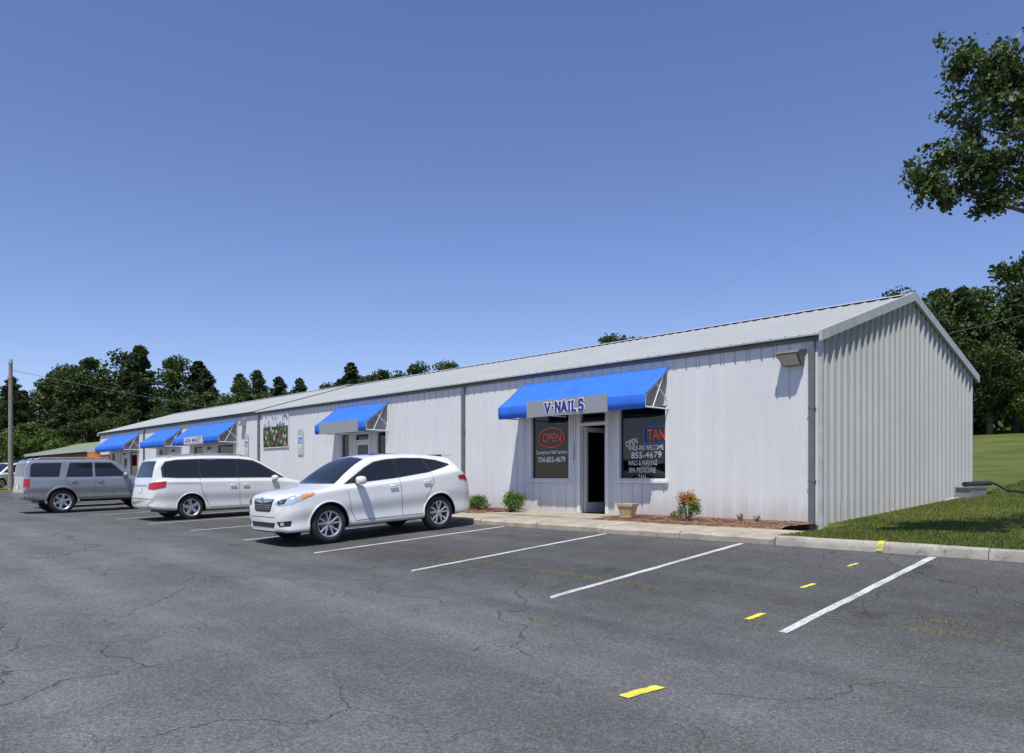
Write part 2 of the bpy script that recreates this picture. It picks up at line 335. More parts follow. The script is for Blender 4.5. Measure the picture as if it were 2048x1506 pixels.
# ------------------------------------------------------------------ building
XR,XL,YF,YB,ZE,ZR=-6.64,-54.0,14.3,23.6,3.84,5.30
YM=(YF+YB)/2
bld=thing('commercial_building','long low light grey metal strip mall with pitched metal roof','building',(-30,14.3,0))
ops=[(-14.53,-13.07,1.0,2.75,'w'),(-12.83,-11.84,.15,2.75,'d'),(-11.55,-10.12,1.0,2.75,'w'),
 (-24.25,-23.6,.9,2.65,'w'),(-23.35,-22.3,.15,2.65,'d2'),(-21.95,-21.3,.9,2.65,'w'),
 (-38.2,-36.9,.9,2.6,'w'),(-36.6,-35.6,.15,2.6,'d2'),(-35.3,-33.4,.9,2.6,'w'),
 (-43.1,-41.6,.9,2.6,'w'),(-41.3,-40.3,.15,2.6,'d2'),(-51.5,-49.8,.9,2.6,'w'),(-49.4,-48.4,.15,2.6,'d2'),(-48.1,-46.5,.9,2.6,'w')]
def ribbed(u0,u1,per,pts,cuts):
    out=[]; u=u0
    while u<u1:
        for a,o in pts: out.append((u+a*per,o))
        u+=per
    us=[p[0] for p in out]; os_=[p[1] for p in out]
    allu=sorted(set([x for x in us if x<u1]+[u1]+list(cuts)))
    return [(x,float(np.interp(x,us,os_))) for x in allu]
cuts=[c for o in ops for c in o[:2]]
pts=ribbed(XL,XR,.6,[(0,0),(.34,0),(.355,.018),(.38,.018),(.395,0),(.46,0),(.475,.018),(.50,.018),(.515,0),(.90,0),(.915,.022),(.965,.022),(.98,0),(.999,0)],cuts)
mb=MB()
for (u0,o0),(u1,o1) in zip(pts[:-1],pts[1:]):
    if u1-u0<1e-5: continue
    m=(u0+u1)/2; segs_=[(.02,3.82)]
    for x0,x1,z0,z1,k in ops:
        if x0<m<x1: segs_=[(.02,z0),(z1,3.82)]
    for a,b in segs_: mb.add([(u0,YF+o0,a),(u1,YF+o1,a),(u1,YF+o1,b),(u0,YF+o0,b)],[(0,1,2,3)])
link('wall',mb.mesh('wall',M['wall']),bld)
def roofz(y): return ZE-.02+(ZR-ZE)*(1-abs(y-YM)/(YM-YF))
for X,sgn in ((XR,1),(XL,-1)):
    pts=ribbed(YF,YB,.305,[(0,0),(.12,0),(.20,.018),(.26,.018),(.34,0),(.52,0),(.62,.062),(.78,.062),(.88,0),(.999,0)],[YM]); mb=MB()
    for (u0,o0),(u1,o1) in zip(pts[:-1],pts[1:]):
        if u1-u0<1e-5: continue
        mb.add([(X+sgn*o0,u0,-.05),(X+sgn*o1,u1,-.05),(X+sgn*o1,u1,roofz(u1)),(X+sgn*o0,u0,roofz(u0))],[(0,1,2,3) if sgn>0 else (3,2,1,0)])
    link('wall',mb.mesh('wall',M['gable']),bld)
mb=MB(); mb.add([(XL,YB,0),(XR,YB,0),(XR,YB,3.82),(XL,YB,3.82)],[(3,2,1,0)]); link('wall',mb.mesh('wall',M['gable']),bld)
def roof_part(x0,x1,dz):
    mb=MB(); pts=ribbed(x0,x1,.3,[(0,0),(.06,.022),(.16,.022),(.22,0),(.999,0)],[])
    ya=YF-.13; yb=YB+.13; sl=(ZR-ZE)/(YM-YF)
    for (u0,o0),(u1,o1) in zip(pts[:-1],pts[1:]):
        for y0,y1 in ((ya,YM),(YM,yb)):
            f=lambda y,o: ZR-abs(y-YM)*sl+o+.03+dz
            mb.add([(u0,y0,f(y0,o0)),(u1,y0,f(y0,o1)),(u1,y1,f(y1,o1)),(u0,y1,f(y1,o0))],[(0,1,2,3)])
        yy=ya; mb.add([(u0,yy,f(yy,o0)),(u1,yy,f(yy,o1)),(u1,yy,f(yy,-.03)),(u0,yy,f(yy,-.03))],[(3,2,1,0)])
    return mb
mb=roof_part(-31.0,XR+.05,0); m2=roof_part(XL-.1,-31.02,.05); mb.add(m2.v,m2.f)
sl=(ZR-ZE)/(YM-YF); e=YF-.125
mb.add([(XL,e,ZR-(YM-e)*sl-.01),(XR,e,ZR-(YM-e)*sl-.01),(XR,YF+.1,ZR-(YM-YF-.1)*sl-.01),(XL,YF+.1,ZR-(YM-YF-.1)*sl-.01)],[(0,3,2,1)])
rf=link('roof',mb.mesh('roof',M['roof']),bld)
mb=MB()
for x0,x1,dz in ((-31.0,XR+.06,0),(XL-.1,-31.0,.05)):
    zc=ZR+.075+dz
    mb.add([(x0,YM-.22,zc-.22*sl),(x1,YM-.22,zc-.22*sl),(x1,YM,zc),(x0,YM,zc),(x1,YM+.22,zc-.22*sl),(x0,YM+.22,zc-.22*sl)],[(0,1,2,3),(3,2,4,5)])
link('ridge_cap',mb.mesh('ridge_cap',M['rake']),rf)
mb=MB(); mb.tube((-20.8,20.2,4.7),(-20.8,20.2,5.62),.05); mb.tube((-20.8,20.2,5.6),(-20.8,20.2,5.66),.08); link('vent_pipe',mb.mesh('vent_pipe',M['metal']),rf)
mb=MB(); mb.box(XL,XR-.01,YF-.035,YF-.004,3.715,3.80); link('eave_shade_strip',mb.mesh('eave_shade_strip',M['trim_shade']),bld)  # dark strip imitating the shaded roof edge under the eave
for X,sg in ((XR,1),(XL,-1)):
    mb=MB()
    for ya,yb in ((YF-.15,YM),(YM,YB+.15)):
        z=lambda y: ZR-abs(y-YM)*sl+.085
        xa,xb=(X+.065*sg,X+.13*sg)
        vs=[(x,y,z(y)+d) for x in (xa,xb) for y,d in ((ya,0),(yb,0),(yb,-.2),(ya,-.2))]
        mb.add(vs,[(0,1,2,3),(7,6,5,4),(0,4,5,1),(3,2,6,7),(0,3,7,4),(1,5,6,2)])
    link('rake_trim',mb.mesh('rake_trim',M['rake'],fix=True),bld)
mb=MB(); mb.box(XR-.005,XR+.07,YF-.03,YF+.05,.0,3.78); link('corner_trim',mb.mesh('corner_trim',M['rake']),bld)
for x in (-6.76,-17.28,-30.83,-45.4):
    mb=MB(); mb.box(x-.05,x+.05,YF-.085,YF-.006,.22,3.714)
    mb.add([(x-.05,YF-.085,.22),(x+.05,YF-.085,.22),(x+.05,YF-.006,.22),(x-.05,YF-.006,.22),(x-.05,YF-.26,.16),(x+.05,YF-.26,.16),(x+.05,YF-.22,.08),(x-.05,YF-.22,.08)],[(0,1,5,4),(1,2,6,5),(2,3,7,6),(3,0,4,7),(4,5,6,7)])
    for z in (1.0,2.4): mb.box(x-.065,x+.065,YF-.09,YF-.003,z,z+.03)
    link('downspout',mb.mesh('downspout',M['trim_shade']),bld)
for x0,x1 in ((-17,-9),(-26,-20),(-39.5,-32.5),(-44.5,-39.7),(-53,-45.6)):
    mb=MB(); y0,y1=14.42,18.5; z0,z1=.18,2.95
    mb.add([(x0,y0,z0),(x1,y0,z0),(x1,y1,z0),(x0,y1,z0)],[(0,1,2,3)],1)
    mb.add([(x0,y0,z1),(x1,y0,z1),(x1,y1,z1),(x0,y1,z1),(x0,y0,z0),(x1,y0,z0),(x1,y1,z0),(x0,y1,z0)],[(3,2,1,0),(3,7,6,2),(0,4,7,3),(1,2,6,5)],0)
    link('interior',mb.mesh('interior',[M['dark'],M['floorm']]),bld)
for (x0,x1,z0,z1,k) in ops:
    fw=.055 if k=='w' else .09; mb=MB(); ya,yb=YF-.02,YF+.12
    zb=z0 if k=='w' else .19
    mb.box(x0,x0+fw,ya,yb,zb,z1); mb.box(x1-fw,x1,ya,yb,zb,z1); mb.box(x0+fw,x1-fw,ya,yb,z1-fw,z1)
    if k=='w': mb.box(x0+fw,x1-fw,ya,yb,z0,z0+fw)
    else: mb.box(x0+fw,x1-fw,ya+.01,yb,2.36 if k=='d' else 2.3,2.43 if k=='d' else 2.37)
    if k=='w':
        w=link('window',mb.mesh('window',M['white']),bld)
        p=MB(); p.add([(x0+fw,YF+.06,z0+fw),(x1-fw,YF+.06,z0+fw),(x1-fw,YF+.06,z1-fw),(x0+fw,YF+.06,z1-fw)],[(0,1,2,3)])
        q=link('pane',p.mesh('pane',M['glass'])); q.parent=w
        s=MB(); s.box(x0-.03,x1+.03,YF-.07,YF-.021,z0-.05,z0+.0); q=link('sill',s.mesh('sill',M['white'])); q.parent=w
        if x0>-15:
            def T(t,wd,h,x,z,mat=M['wtext'],off=0,rot=0,nm='lettering'):
                q=put_text(t,wd,h,x,YF+.05,z,mat,None,off,rot,nm); q.parent=w
            if x0<-14:
                T('OPEN',.66,.22,-13.78,2.11,M['neonr'],0,0,'neon_sign')
                s=MB(); n=40
                for i in range(n):
                    a,b=2*math.pi*i/n,2*math.pi*(i+1)/n
                    s.tube((-13.78+.46*math.cos(a),YF+.045,2.11+.25*math.sin(a)),(-13.78+.46*math.cos(b),YF+.045,2.11+.25*math.sin(b)),.012,n=5)
                q=link('neon_sign',s.mesh('neon_sign',M['neonr'])); q.parent=w
                T('Complete Nail Service',1.12,.13,-13.79,1.72,off=.01); T('704-855-4679',.98,.15,-13.79,1.54,off=.02)
            else:
                T('OPEN',.36,.15,-11.18,1.90,rot=.25,off=.01)
                T('TAN',.48,.24,-10.47,2.06,M['neonr'],0,nm='neon_sign')
                s=MB()
                for i in range(28):
                    def rp(i):
                        a=2*math.pi*i/28; c,d=math.cos(a),math.sin(a)
                        return (-10.49+.32*math.copysign(abs(c)**.35,c),YF+.04,2.06+.19*math.copysign(abs(d)**.35,d))
                    s.tube(rp(i),rp(i+1),.012,n=5)
                q=link('neon_sign',s.mesh('neon_sign',M['neonb'])); q.parent=w
                T('WALK-INS WELCOME',1.0,.12,-10.78,1.77,off=.01); T('855-4679',.86,.15,-10.76,1.60,off=.01)
                T('NAILS & WAXING',.82,.115,-10.86,1.42); T('SPA PEDICURE',.76,.115,-10.88,1.25); T('- TAN -',.36,.11,-10.88,1.09)
    else:
        dr=link('door',mb.mesh('door',M['white']),bld)
        if k=='d':
            p=MB(); p.add([(x0+fw,YF+.06,2.43),(x1-fw,YF+.06,2.43),(x1-fw,YF+.06,z1-fw),(x0+fw,YF+.06,z1-fw)],[(0,1,2,3)])
            q=link('pane',p.mesh('pane',M['glass'])); q.parent=dr
            p=MB(); xx=x0+fw+.01
            for a in ((.13,.22,.2,2.34),(.88,.97,.2,2.34),(.22,.88,.2,.45),(.22,.88,2.22,2.34)): p.box(xx,xx+.045,YF+a[0],YF+a[1],a[2],a[3])
            p.box(xx+.015,xx+.025,YF+.22,YF+.88,.45,2.22,1)
            q=link('door_leaf',p.mesh('door_leaf',[M['white'],M['glass']])); q.parent=dr
        else:
            p=MB(); a,b=x0+fw+.005,x1-fw-.005
            for c in ((a,a+.09,.2,2.29),(b-.09,b,.2,2.29),(a+.09,b-.09,.2,.42),(a+.09,b-.09,2.2,2.29)): p.box(c[0],c[1],YF+.03,YF+.075,c[2],c[3])
            p.box(a+.09,b-.09,YF+.045,YF+.055,.42,2.2,1); p.add([(x0+fw,YF+.06,2.37),(x1-fw,YF+.06,2.37),(x1-fw,YF+.06,z1-fw),(x0+fw,YF+.06,z1-fw)],[(0,1,2,3)],1)
            q=link('door_leaf',p.mesh('door_leaf',[M['white'],M['glass']])); q.parent=dr
            p=MB(); p.tube((b-.11,YF-.0,.95),(b-.11,YF-.0,1.3),.014); q=link('handle',p.mesh('handle',M['metal'])); q.parent=dr
for s_,z in (('2',1.88),('3',1.77),('3',1.66),('0',1.55)):
    put_text(s_,.06,.085,-12.95,YF-.006,z,M['black'],bld,name='house_number')
beige=simple('beige_cabinet',(.22,.20,.17),.5)
for a,mm in (((-12.6,-12.0,16.2,16.8,.19,1.0),simple('red_cabinet',(.30,.05,.03),.5)),((-11.5,-10.2,16.3,16.9,.19,1.05),beige),((-14.4,-13.2,15.9,16.5,.19,.95),beige)):
    mb=MB(); mb.box(*a); mb.box(a[0]-.03,a[1]+.03,a[2]-.03,a[3]+.03,a[5]+.001,a[5]+.04); link('counter',mb.mesh('counter',mm),bld)
# ------------------------------------------------------------------ awnings
def awning(x0,x1,s0,s1,txt,label):
    t=thing('awning',label,'awning',((x0+x1)/2,YF,2.6),'awnings on the shop fronts')
    yt,yf=YF-.015,13.42; zt,zf,zb=3.55,2.89,2.59
    mb=MB(); n=max(4,int((x1-x0)/.35)); prof=[]
    for i in range(7):
        k=i/6; prof.append((yt+(yf-yt)*k, zt+(zf-zt)*k-.02*math.sin(math.pi*k)))
    prof+=[(yf-.008,zf-.02),(yf-.006,(zf+zb)/2),(yf+.004,zb)]
    vs=[]
    for i in range(n*3+1):
        x=x0+(x1-x0)*i/(n*3); sag=-.014*abs(math.sin(math.pi*i/3))
        for j,(y,z) in enumerate(prof): vs.append((x,y+(R.uniform(-.004,.004) if j>6 else 0),z+(sag*math.sin(math.pi*min(j,6)/6)) + (sag*.6 if j==len(prof)-1 else 0)))
    m=len(prof); mb.add(vs,[(i*m+j,i*m+j+1,(i+1)*m+j+1,(i+1)*m+j) for i in range(n*3) for j in range(m-1)])
    me=mb.mesh('canopy',M['blue'],True,30,True); o=link('canopy',me,t); md=o.modifiers.new('s','SOLIDIFY'); md.thickness=.012
    mb=MB(); r=.016
    xsf=[x0+.03,x1-.03]+[x0+(x1-x0)*i/3 for i in (1,2)]
    for x in xsf:
        mb.tube((x,yt+.01,zt-.04),(x,yf+.03,zf-.03),r); mb.tube((x,yf+.03,zf-.03),(x,yf+.03,zb+.03),r); mb.tube((x,yf+.03,zb+.03),(x,YF-.01,zb+.03),r)
        mb.tube((x,yf+.30,zb+.03),(x,yt-.16,zt-.17),r*.8); mb.tube((x,YF-.02,zb+.03),(x,YF-.02,zt-.02),r); mb.tube((x,YF-.45,zf+.31-.05),(x,YF-.02,zb+.2),r*.8)
    mb.tube((x0,yf+.03,zb+.03),(x1,yf+.03,zb+.03),r); mb.tube((x0,yf+.03,zf-.03),(x1,yf+.03,zf-.03),r)
    link('frame',mb.mesh('frame',M['white'],True,40),t)
    if s0 is not None:
        mb=MB(); mb.box(s0,s1,yf-.06,yf-.025,2.57,2.97); link('sign_panel',mb.mesh('sign_panel',M['signgrey']),t)
        xc=(s0+s1)/2-.02
        if txt=='V-NAILS':
            stroke_text(txt,xc-.62,xc+.62,2.655,2.895,yf-.0625,.029,M['wtext'],t,.019); stroke_text(txt,xc-.62,xc+.62,2.655,2.895,yf-.072,.029,M['btext'],t)
        elif txt:
            w=(s1-s0)*.86; h=.22
            mb=MB(); mb.box(xc-w/2-.06,xc+w/2+.06,yf-.066,yf-.0605,2.64,2.91); link('lettering_backing',mb.mesh('lettering_backing',M['wtext']),t)
            put_text(txt,w,h,xc,yf-.070,2.775,M['btext'],t,.03)
    return t
awning(-14.81,-10.08,-13.70,-11.10,'V-NAILS','bright blue canvas awning with shop name panel above a door')
awning(-24.5,-21.2,-24.1,-21.6,None,'bright blue canvas awning with blank grey panel above an entrance')
awning(-38.5,-33.0,-36.9,-34.55,'ASIAN MARKET','wide blue canvas awning with market name panel on the shop front')
awning(-43.3,-39.65,None,None,None,'plain blue canvas awning above a shop window')
awning(-51.7,-46.2,None,None,None,'long plain blue canvas awning at the end of the building')
t=thing('shop_sign','red shop sign board with white lettering hanging below an awning','sign',(-50,13.6,1.9))
mb=MB(); mb.box(-51.4,-49.4,13.60,13.64,1.75,2.42); link('board',mb.mesh('board',M['red']),t); put_text('PK AUTO',1.7,.4,-50.4,13.595,2.09,M['wtext'],t,.02)
for xh in (-51.2,-49.6):
    mb=MB(); mb.tube((xh,13.62,2.42),(xh,13.62,2.9),.01); link('hanger',mb.mesh('hanger',M['metal']),t)
t=thing('banner','vinyl banner printed with vegetables fixed to the grey wall','banner',(-29.3,14.27,2.3))
mb=MB(); mb.box(-1.1,1.1,-.01,.01,0,1.28); o=link('print',mb.mesh('print',M['veg']),t,False)
mb=MB()
for a in ((-1.13,-1.1,0,1.28),(1.1,1.13,0,1.28),(-1.13,1.13,-.03,0),(-1.13,1.13,1.28,1.31)): mb.box(a[0],a[1],-.014,.012,a[2],a[3])
link('frame',mb.mesh('frame',M['white']),t,False)
for i,x in enumerate((-27.2,-32.05)):
    t=thing('parking_sign','narrow accessible parking sign with green border on the wall','sign',(x,14.27,1.95),'accessible parking signs on the wall')
    mb=MB(); mb.box(-.19,.19,-.012,.0,0,1.0,0)
    for a in ((-.17,.17,.04,.06),(-.17,.17,.95,.97),(-.17,-.155,.06,.95),(.155,.17,.06,.95)): mb.box(a[0],a[1],-.016,-.013,a[2],a[3],1)
    mb.box(-.12,.12,-.016,-.013,.42,.68,2); mb.box(-.16,.16,-.016,-.013,.30,.31,1)
    link('plate',mb.mesh('plate',[M['white'],M['green'],M['signblue']]),t,False)
    s=MB()
    for j in range(14):
        a,b=-2.6+j*.28,-2.6+(j+1)*.28; s.tube((.0+.055*math.cos(a),-.02,.50+.055*math.sin(a)),(.0+.055*math.cos(b),-.02,.50+.055*math.sin(b)),.009,n=5)
    s.tube((-.02,-.02,.64),(-.02,-.021,.655),.018); s.tube((-.02,-.02,.62),(-.01,-.02,.53),.012); s.tube((-.01,-.02,.53),(.05,-.02,.53),.01); s.tube((.05,-.02,.53),(.075,-.02,.45),.01)
    link('symbol',s.mesh('symbol',M['wtext']),t,False)
    for tx,z,h in (('RESERVED',.88,.055),('PARKING',.79,.055),('VAN',.22,.05),('ACCESSIBLE',.13,.05)): put_text(tx,.26,h,0,-.018,z,M['green'],t,.01,world=False)
t=thing('wall_light','boxy grey floodlight fixture mounted high on the grey wall','light',(-7.13,14.3,3.27))
mb=MB(); mb.add([(-.23,-.01,.30),(.23,-.01,.30),(.23,-.30,.27),(-.23,-.30,.27),(-.23,-.33,.22),(.23,-.33,.22),(-.20,-.10,0),(.20,-.10,0),(-.20,-.01,0),(.20,-.01,0)],[(0,3,2,1),(3,4,5,2),(4,6,7,5),(6,8,9,7),(0,8,6,4,3),(1,2,5,7,9),(0,1,9,8)])
link('housing',mb.mesh('housing',simple('fixture_grey',(.15,.15,.14),.5),fix=True),t,False)
mb=MB(); mb.add([(-.19,-.318,.195),(.19,-.318,.195),(.17,-.12,.012),(-.17,-.12,.012)],[(0,3,2,1)])
for v in range(4): x,y,z=mb.v[v]; mb.v[v]=(x,y-.008,z-.008)
link('lens',mb.mesh('lens',M['lens']),t,False)
t=thing('wall_light','small floodlight fixture on the shop wall','light',(-32.3,14.3,3.3))
mb=MB(); mb.box(-.17,.17,-.24,-.01,.02,.24); mb.box(-.1,.1,-.26,-.241,.05,.2,1); link('housing',mb.mesh('housing',[M['metal'],M['lens']]),t,False)
t=thing('utility_box','low metal utility box with dark pipe against the ribbed side wall','utility box',(-6.4,22.4,.5))
mb=MB(); mb.box(-6.56,-6.22,21.9,23.3,.35,.80); mb.box(-6.57,-6.20,21.85,23.35,.80,.83); link('housing',mb.mesh('housing',M['metal']),t)
mb=MB(); mb.tube((-6.35,21.9,.90),(-6.3,23.9,.92),.065,n=12); link('pipe',mb.mesh('pipe',M['black'],True,40),t)
mb=MB(); mb.tube((-6.5,20.9,.5),(-6.5,21.85,.54),.035,n=10); mb.tube((-6.5,20.9,.5),(-6.5,20.9,.3),.035,n=10); link('drain',mb.mesh('drain',M['rake'],True,40),t)
t=thing('drain_hose','black corrugated drain hose lying on the grass','hose',(-5.8,23.8,.6))
mb=MB(); pr=None
for i in range(14):
    x=-6.3+i*.11; y=24.0+.25*math.sin(i*.5); p=(x,y,ground(x,y)+.05+ (.25*max(0,1-i/3)))
    if pr: mb.tube(pr,p,.03,n=8)
    pr=p
link('hose',mb.mesh('hose',M['black'],True,60),t)
mb=MB(); mb.tube((XR+.09,15.1,.1),(XR+.09,15.1,.62),.02); link('conduit',mb.mesh('conduit',M['rake']),bld)
# ------------------------------------------------------------------ cars
def pchip(xs,ys):
    xs=np.array(xs,float); ys=np.array(ys,float); h=np.diff(xs); d=np.diff(ys)/h; m=np.zeros(len(xs)); m[0],m[-1]=d[0],d[-1]
    for i in range(1,len(xs)-1):
        if d[i-1]*d[i]>0: w1=2*h[i]+h[i-1]; w2=h[i]+2*h[i-1]; m[i]=(w1+w2)/(w1/d[i-1]+w2/d[i])
    def f(x):
        x=np.clip(x,xs[0],xs[-1]); i=np.clip(np.searchsorted(xs,x)-1,0,len(xs)-2); t=(x-xs[i])/h[i]
        return ys[i]*(1+2*t)*(1-t)**2+h[i]*m[i]*t*(1-t)**2+ys[i+1]*t*t*(3-2*t)+h[i]*m[i+1]*t*t*(t-1)
    return f
def zscale(P,k):
    s2=lambda L:[(a,b*k) for a,b in L]; s3=lambda L:[(a,b,c*k) for a,b,c in L]
    for q in ('top','belt','handles'): P[q]=s2(P[q])
    for q in ('dlo','side_glass','seams'): P[q]=[s2(w) for w in P[q]]
    for q in ('ws','rw'): P[q]=s3(P[q])
    P['mir']=(P['mir'][0],P['mir'][1],P['mir'][2]*k)
    if 'spoiler' in P: a=P['spoiler']; P['spoiler']=(a[0],a[1],a[2],a[3]*k)
    for q in ('both','one'): P[q]=[(n,s3(p),d,o,m) for n,p,d,o,m in P[q]]
    return P
def wheel_meshes(Rr,w,style):
    hw=w/2; t=MB(); t.lathex([(-hw,.60*Rr),(-hw,.82*Rr),(-hw+.015,.95*Rr),(-hw+.05,Rr),(hw-.05,Rr),(hw-.015,.95*Rr),(hw,.82*Rr),(hw-.012,.69*Rr),(hw-.03,.66*Rr)],48)
    tm=t.mesh('tyre',M['rubber'],True,50,False)
    r=MB(); rr=.69*Rr
    r.lathex([(hw-.03,.60*Rr),(hw-.012,rr*.985),(hw-.005,rr),(hw-.018,rr*.93),(hw-.06,rr*.90),(0,rr*.86)],48,0)
    r.lathex([(.0,rr*.88),(.0,.0)],32,1); r.lathex([(.012,rr*.55),(.015,.10*Rr)],32,2)
    r.lathex([(hw-.10,.17*Rr),(hw-.035,.15*Rr),(hw-.028,.0001)],24,0)
    def spoke(a0,a1,w0,w1,x0,x1):
        c0=(math.cos(a0)*.13*Rr,math.sin(a0)*.13*Rr); c1=(math.cos(a1)*rr*.95,math.sin(a1)*rr*.95)
        dx,dy=c1[0]-c0[0],c1[1]-c0[1]; l=math.hypot(dx,dy); nx,ny=-dy/l,dx/l; vs=[]
        for (c,wd,x) in ((c0,w0,x0),(c1,w1,x1)):
            vs+=[(x-.05,c[0]+nx*wd,c[1]+ny*wd),(x-.006,c[0]+nx*wd,c[1]+ny*wd),(x,c[0]+nx*wd*.6,c[1]+ny*wd*.6),(x,c[0]-nx*wd*.6,c[1]-ny*wd*.6),(x-.006,c[0]-nx*wd,c[1]-ny*wd),(x-.05,c[0]-nx*wd,c[1]-ny*wd)]
        r.add(vs,[(i,i+1,7+i,6+i) for i in range(5)],0)
    if style=='twin':
        for k in range(5):
            a=2*math.pi*k/5+.3
            for s in (-1,1): spoke(a+s*.10,a+s*.25,.018,.020,hw-.035,hw-.02)
    elif style=='six':
        for k in range(6): a=2*math.pi*k/6; spoke(a,a,.030,.042,hw-.035,hw-.03)
    else:
        for k in range(5): a=2*math.pi*k/5; spoke(a,a,.032,.05,hw-.035,hw-.02)
    return tm,r.mesh('rim',[M['alloy'],M['alloydark'],M['metal']],True,35,True)
def build_car(P,paint,label,cat,name='parked_car'):
    L=P['L']; top=pchip(*zip(*P['top'])); belt=pchip(*zip(*P['belt'])); wid=pchip(*zip(*P['wid'])); wt=pchip(*zip(*P['wt'])); bot=pchip(*zip(*P['bot']))
    car=thing(name,label,cat,(0,0,0),'cars parked in front of the shops')
    tt=np.linspace(0,1,120); ss=L*(.45*tt+.55*(.5-.5*np.cos(np.pi*tt)))
    rings=[]; K=4
    for s in ss:
        zt=float(top(s)); zb=float(bot(s)); cr=min(P.get('crown',.045),.3*(zt-zb)); ze=zt-cr; zl=min(float(belt(s)),ze-.02); wm=float(wid(s)); w2=min(float(wt(s)),wm-.05); wb=wm-P.get('sh',.06)
        zl=max(zl,zb+.1)
        h=zl-zb
        c=[(0,zb),(wm-.16,zb),(wm-.05,zb+.02),(wm-.012,zb+.07),(wm-.026,zb+.30*h),(wm,zb+.58*h),(wm-.010,zb+.78*h),(wm-.020,zb+.93*h),(wb,zl),((wb+w2)/2+.012,(zl+ze)/2),(w2+.035,ze-.035*min(1,(ze-zl)/.2)),(w2-.04,ze+.004),(w2*.5,ze+.72*cr),(0,zt)]
        c=np.array(c); ch=np.concatenate([[0],np.cumsum(np.maximum(1e-4,np.hypot(*np.diff(c,axis=0).T)))])
        fx=pchip(ch,c[:,0]); fz=pchip(ch,c[:,1]); pr=[]
        for i in range(len(ch)-1):
            for k in range(K): u=ch[i]+(ch[i+1]-ch[i])*k/K; pr.append((float(fx(u)),float(fz(u))))
        pr.append((0,zt)); y=L/2-s
        rings.append([(x,y,z) for x,z in pr]+[(-x,y,z) for x,z in pr[-2:0:-1]])
    m=len(rings[0]); mb=MB(); vs=[v for r in rings for v in r]
    mb.add(vs,[(i*m+j,i*m+(j+1)%m,(i+1)*m+(j+1)%m,(i+1)*m+j) for i in range(len(rings)-1) for j in range(m)]+[tuple(range(m)),tuple(range((len(rings)-1)*m,len(rings)*m))[::-1]])
    me=mb.mesh('body',[paint,M['black']],False,None,True)
    body=bpy.data.objects.new('body',me); COL.objects.link(body)
    bvh=BVHTree.FromPolygons([V(v) for v in vs],mb.f)
    Ra=P['Ra']; Rw=P['Rw']; cut=MB(); W=P['W']
    for s in P['ax']:
        for sx in (-1,1):
            x0,x1=sorted((sx*(W/2-.30),sx*(W/2+.3))); n=40
            pr=[(L/2-s+Ra*math.cos(2*math.pi*i/n),Rw+Ra*math.sin(2*math.pi*i/n)) for i in range(n)]
            cut.add([(x0,y,z) for y,z in pr]+[(x1,y,z) for y,z in pr],[(i,(i+1)%n,n+(i+1)%n,n+i) for i in range(n)]+[tuple(range(n))[::-1],tuple(range(n,2*n))])
    co=bpy.data.objects.new('c',cut.mesh('c',M['black'],False,None,True)); COL.objects.link(co)
    md=body.modifiers.new('b','BOOLEAN'); md.operation='DIFFERENCE'; md.solver='EXACT'; md.object=co
    dg=bpy.context.evaluated_depsgraph_get(); dg.update(); nm=bpy.data.meshes.new_from_object(body.evaluated_get(dg)); nm.name='body'
    bpy.data.objects.remove(body); bpy.data.objects.remove(co)
    nm.materials.clear(); nm.materials.append(paint); nm.materials.append(M['black'])
    for p in nm.polygons:
        p.use_smooth=True; p.material_index=0
        for s in P['ax']:
            if all(math.hypot(nm.vertices[i].co.y-(L/2-s),nm.vertices[i].co.z-Rw)<Ra+.003 for i in p.vertices): p.material_index=1
        if p.center.z<P['zlow']+.02 and abs(p.normal.z)>.7: p.material_index=1
    nm.set_sharp_from_angle(angle=math.radians(38))
    bd=link('body',nm,car,False)
    def patch(name,pts,d,off,mat,step=.06,par=car,thick=0):
        pts=[V(p) for p in pts]; d=V(d).normalized(); up=V((0,0,1)) if abs(d.z)<.9 else V((0,1,0)); u=up.cross(d).normalized(); v=d.cross(u)
        bm=bmesh.new(); f=bm.faces.new([bm.verts.new((p.dot(u),p.dot(v),0)) for p in pts])
        for ax in (0,1):
            a=min(q.co[ax] for q in bm.verts); b=max(q.co[ax] for q in bm.verts); n=int((b-a)/step)
            for i in range(1,n+1):
                no=V((1,0,0)) if ax==0 else V((0,1,0)); bmesh.ops.bisect_plane(bm,geom=bm.verts[:]+bm.edges[:]+bm.faces[:],plane_co=no*(a+i*(b-a)/(n+1)),plane_no=no)
        kill=[]
        for q in bm.verts:
            o=u*q.co.x+v*q.co.y; h=bvh.ray_cast(o+d*4,-d,8)
            if h[0] is None: kill.append(q)
            else: q.co=h[0]+(d*.5+h[1]*.5*(1 if h[1].dot(d)>0 else -1)).normalized()*off
        bmesh.ops.delete(bm,geom=kill,context='VERTS')
        me=bpy.data.meshes.new(name); bm.to_mesh(me); bm.free(); me.materials.append(mat)
        for p in me.polygons: p.use_smooth=True
        o=link(name,me,par,False)
        if thick: md=o.modifiers.new('s','SOLIDIFY'); md.thickness=thick; md.offset=0
        return o
    def pt(x,s,z): return (x,L/2-s,z)
    def side(name,sz,off,mat,**k):
        for sx in (1,-1): patch(name,[pt(sx*.8,s,z) for s,z in (sz if sx>0 else sz[::-1])],(sx,0,0),off,mat,**k)
    def both(name,p3,d,off,mat,**k):
        for sx in (1,-1): patch(name,[pt(sx*x,s,z) for x,s,z in p3],(sx*d[0],d[1],d[2]),off,mat,**k)
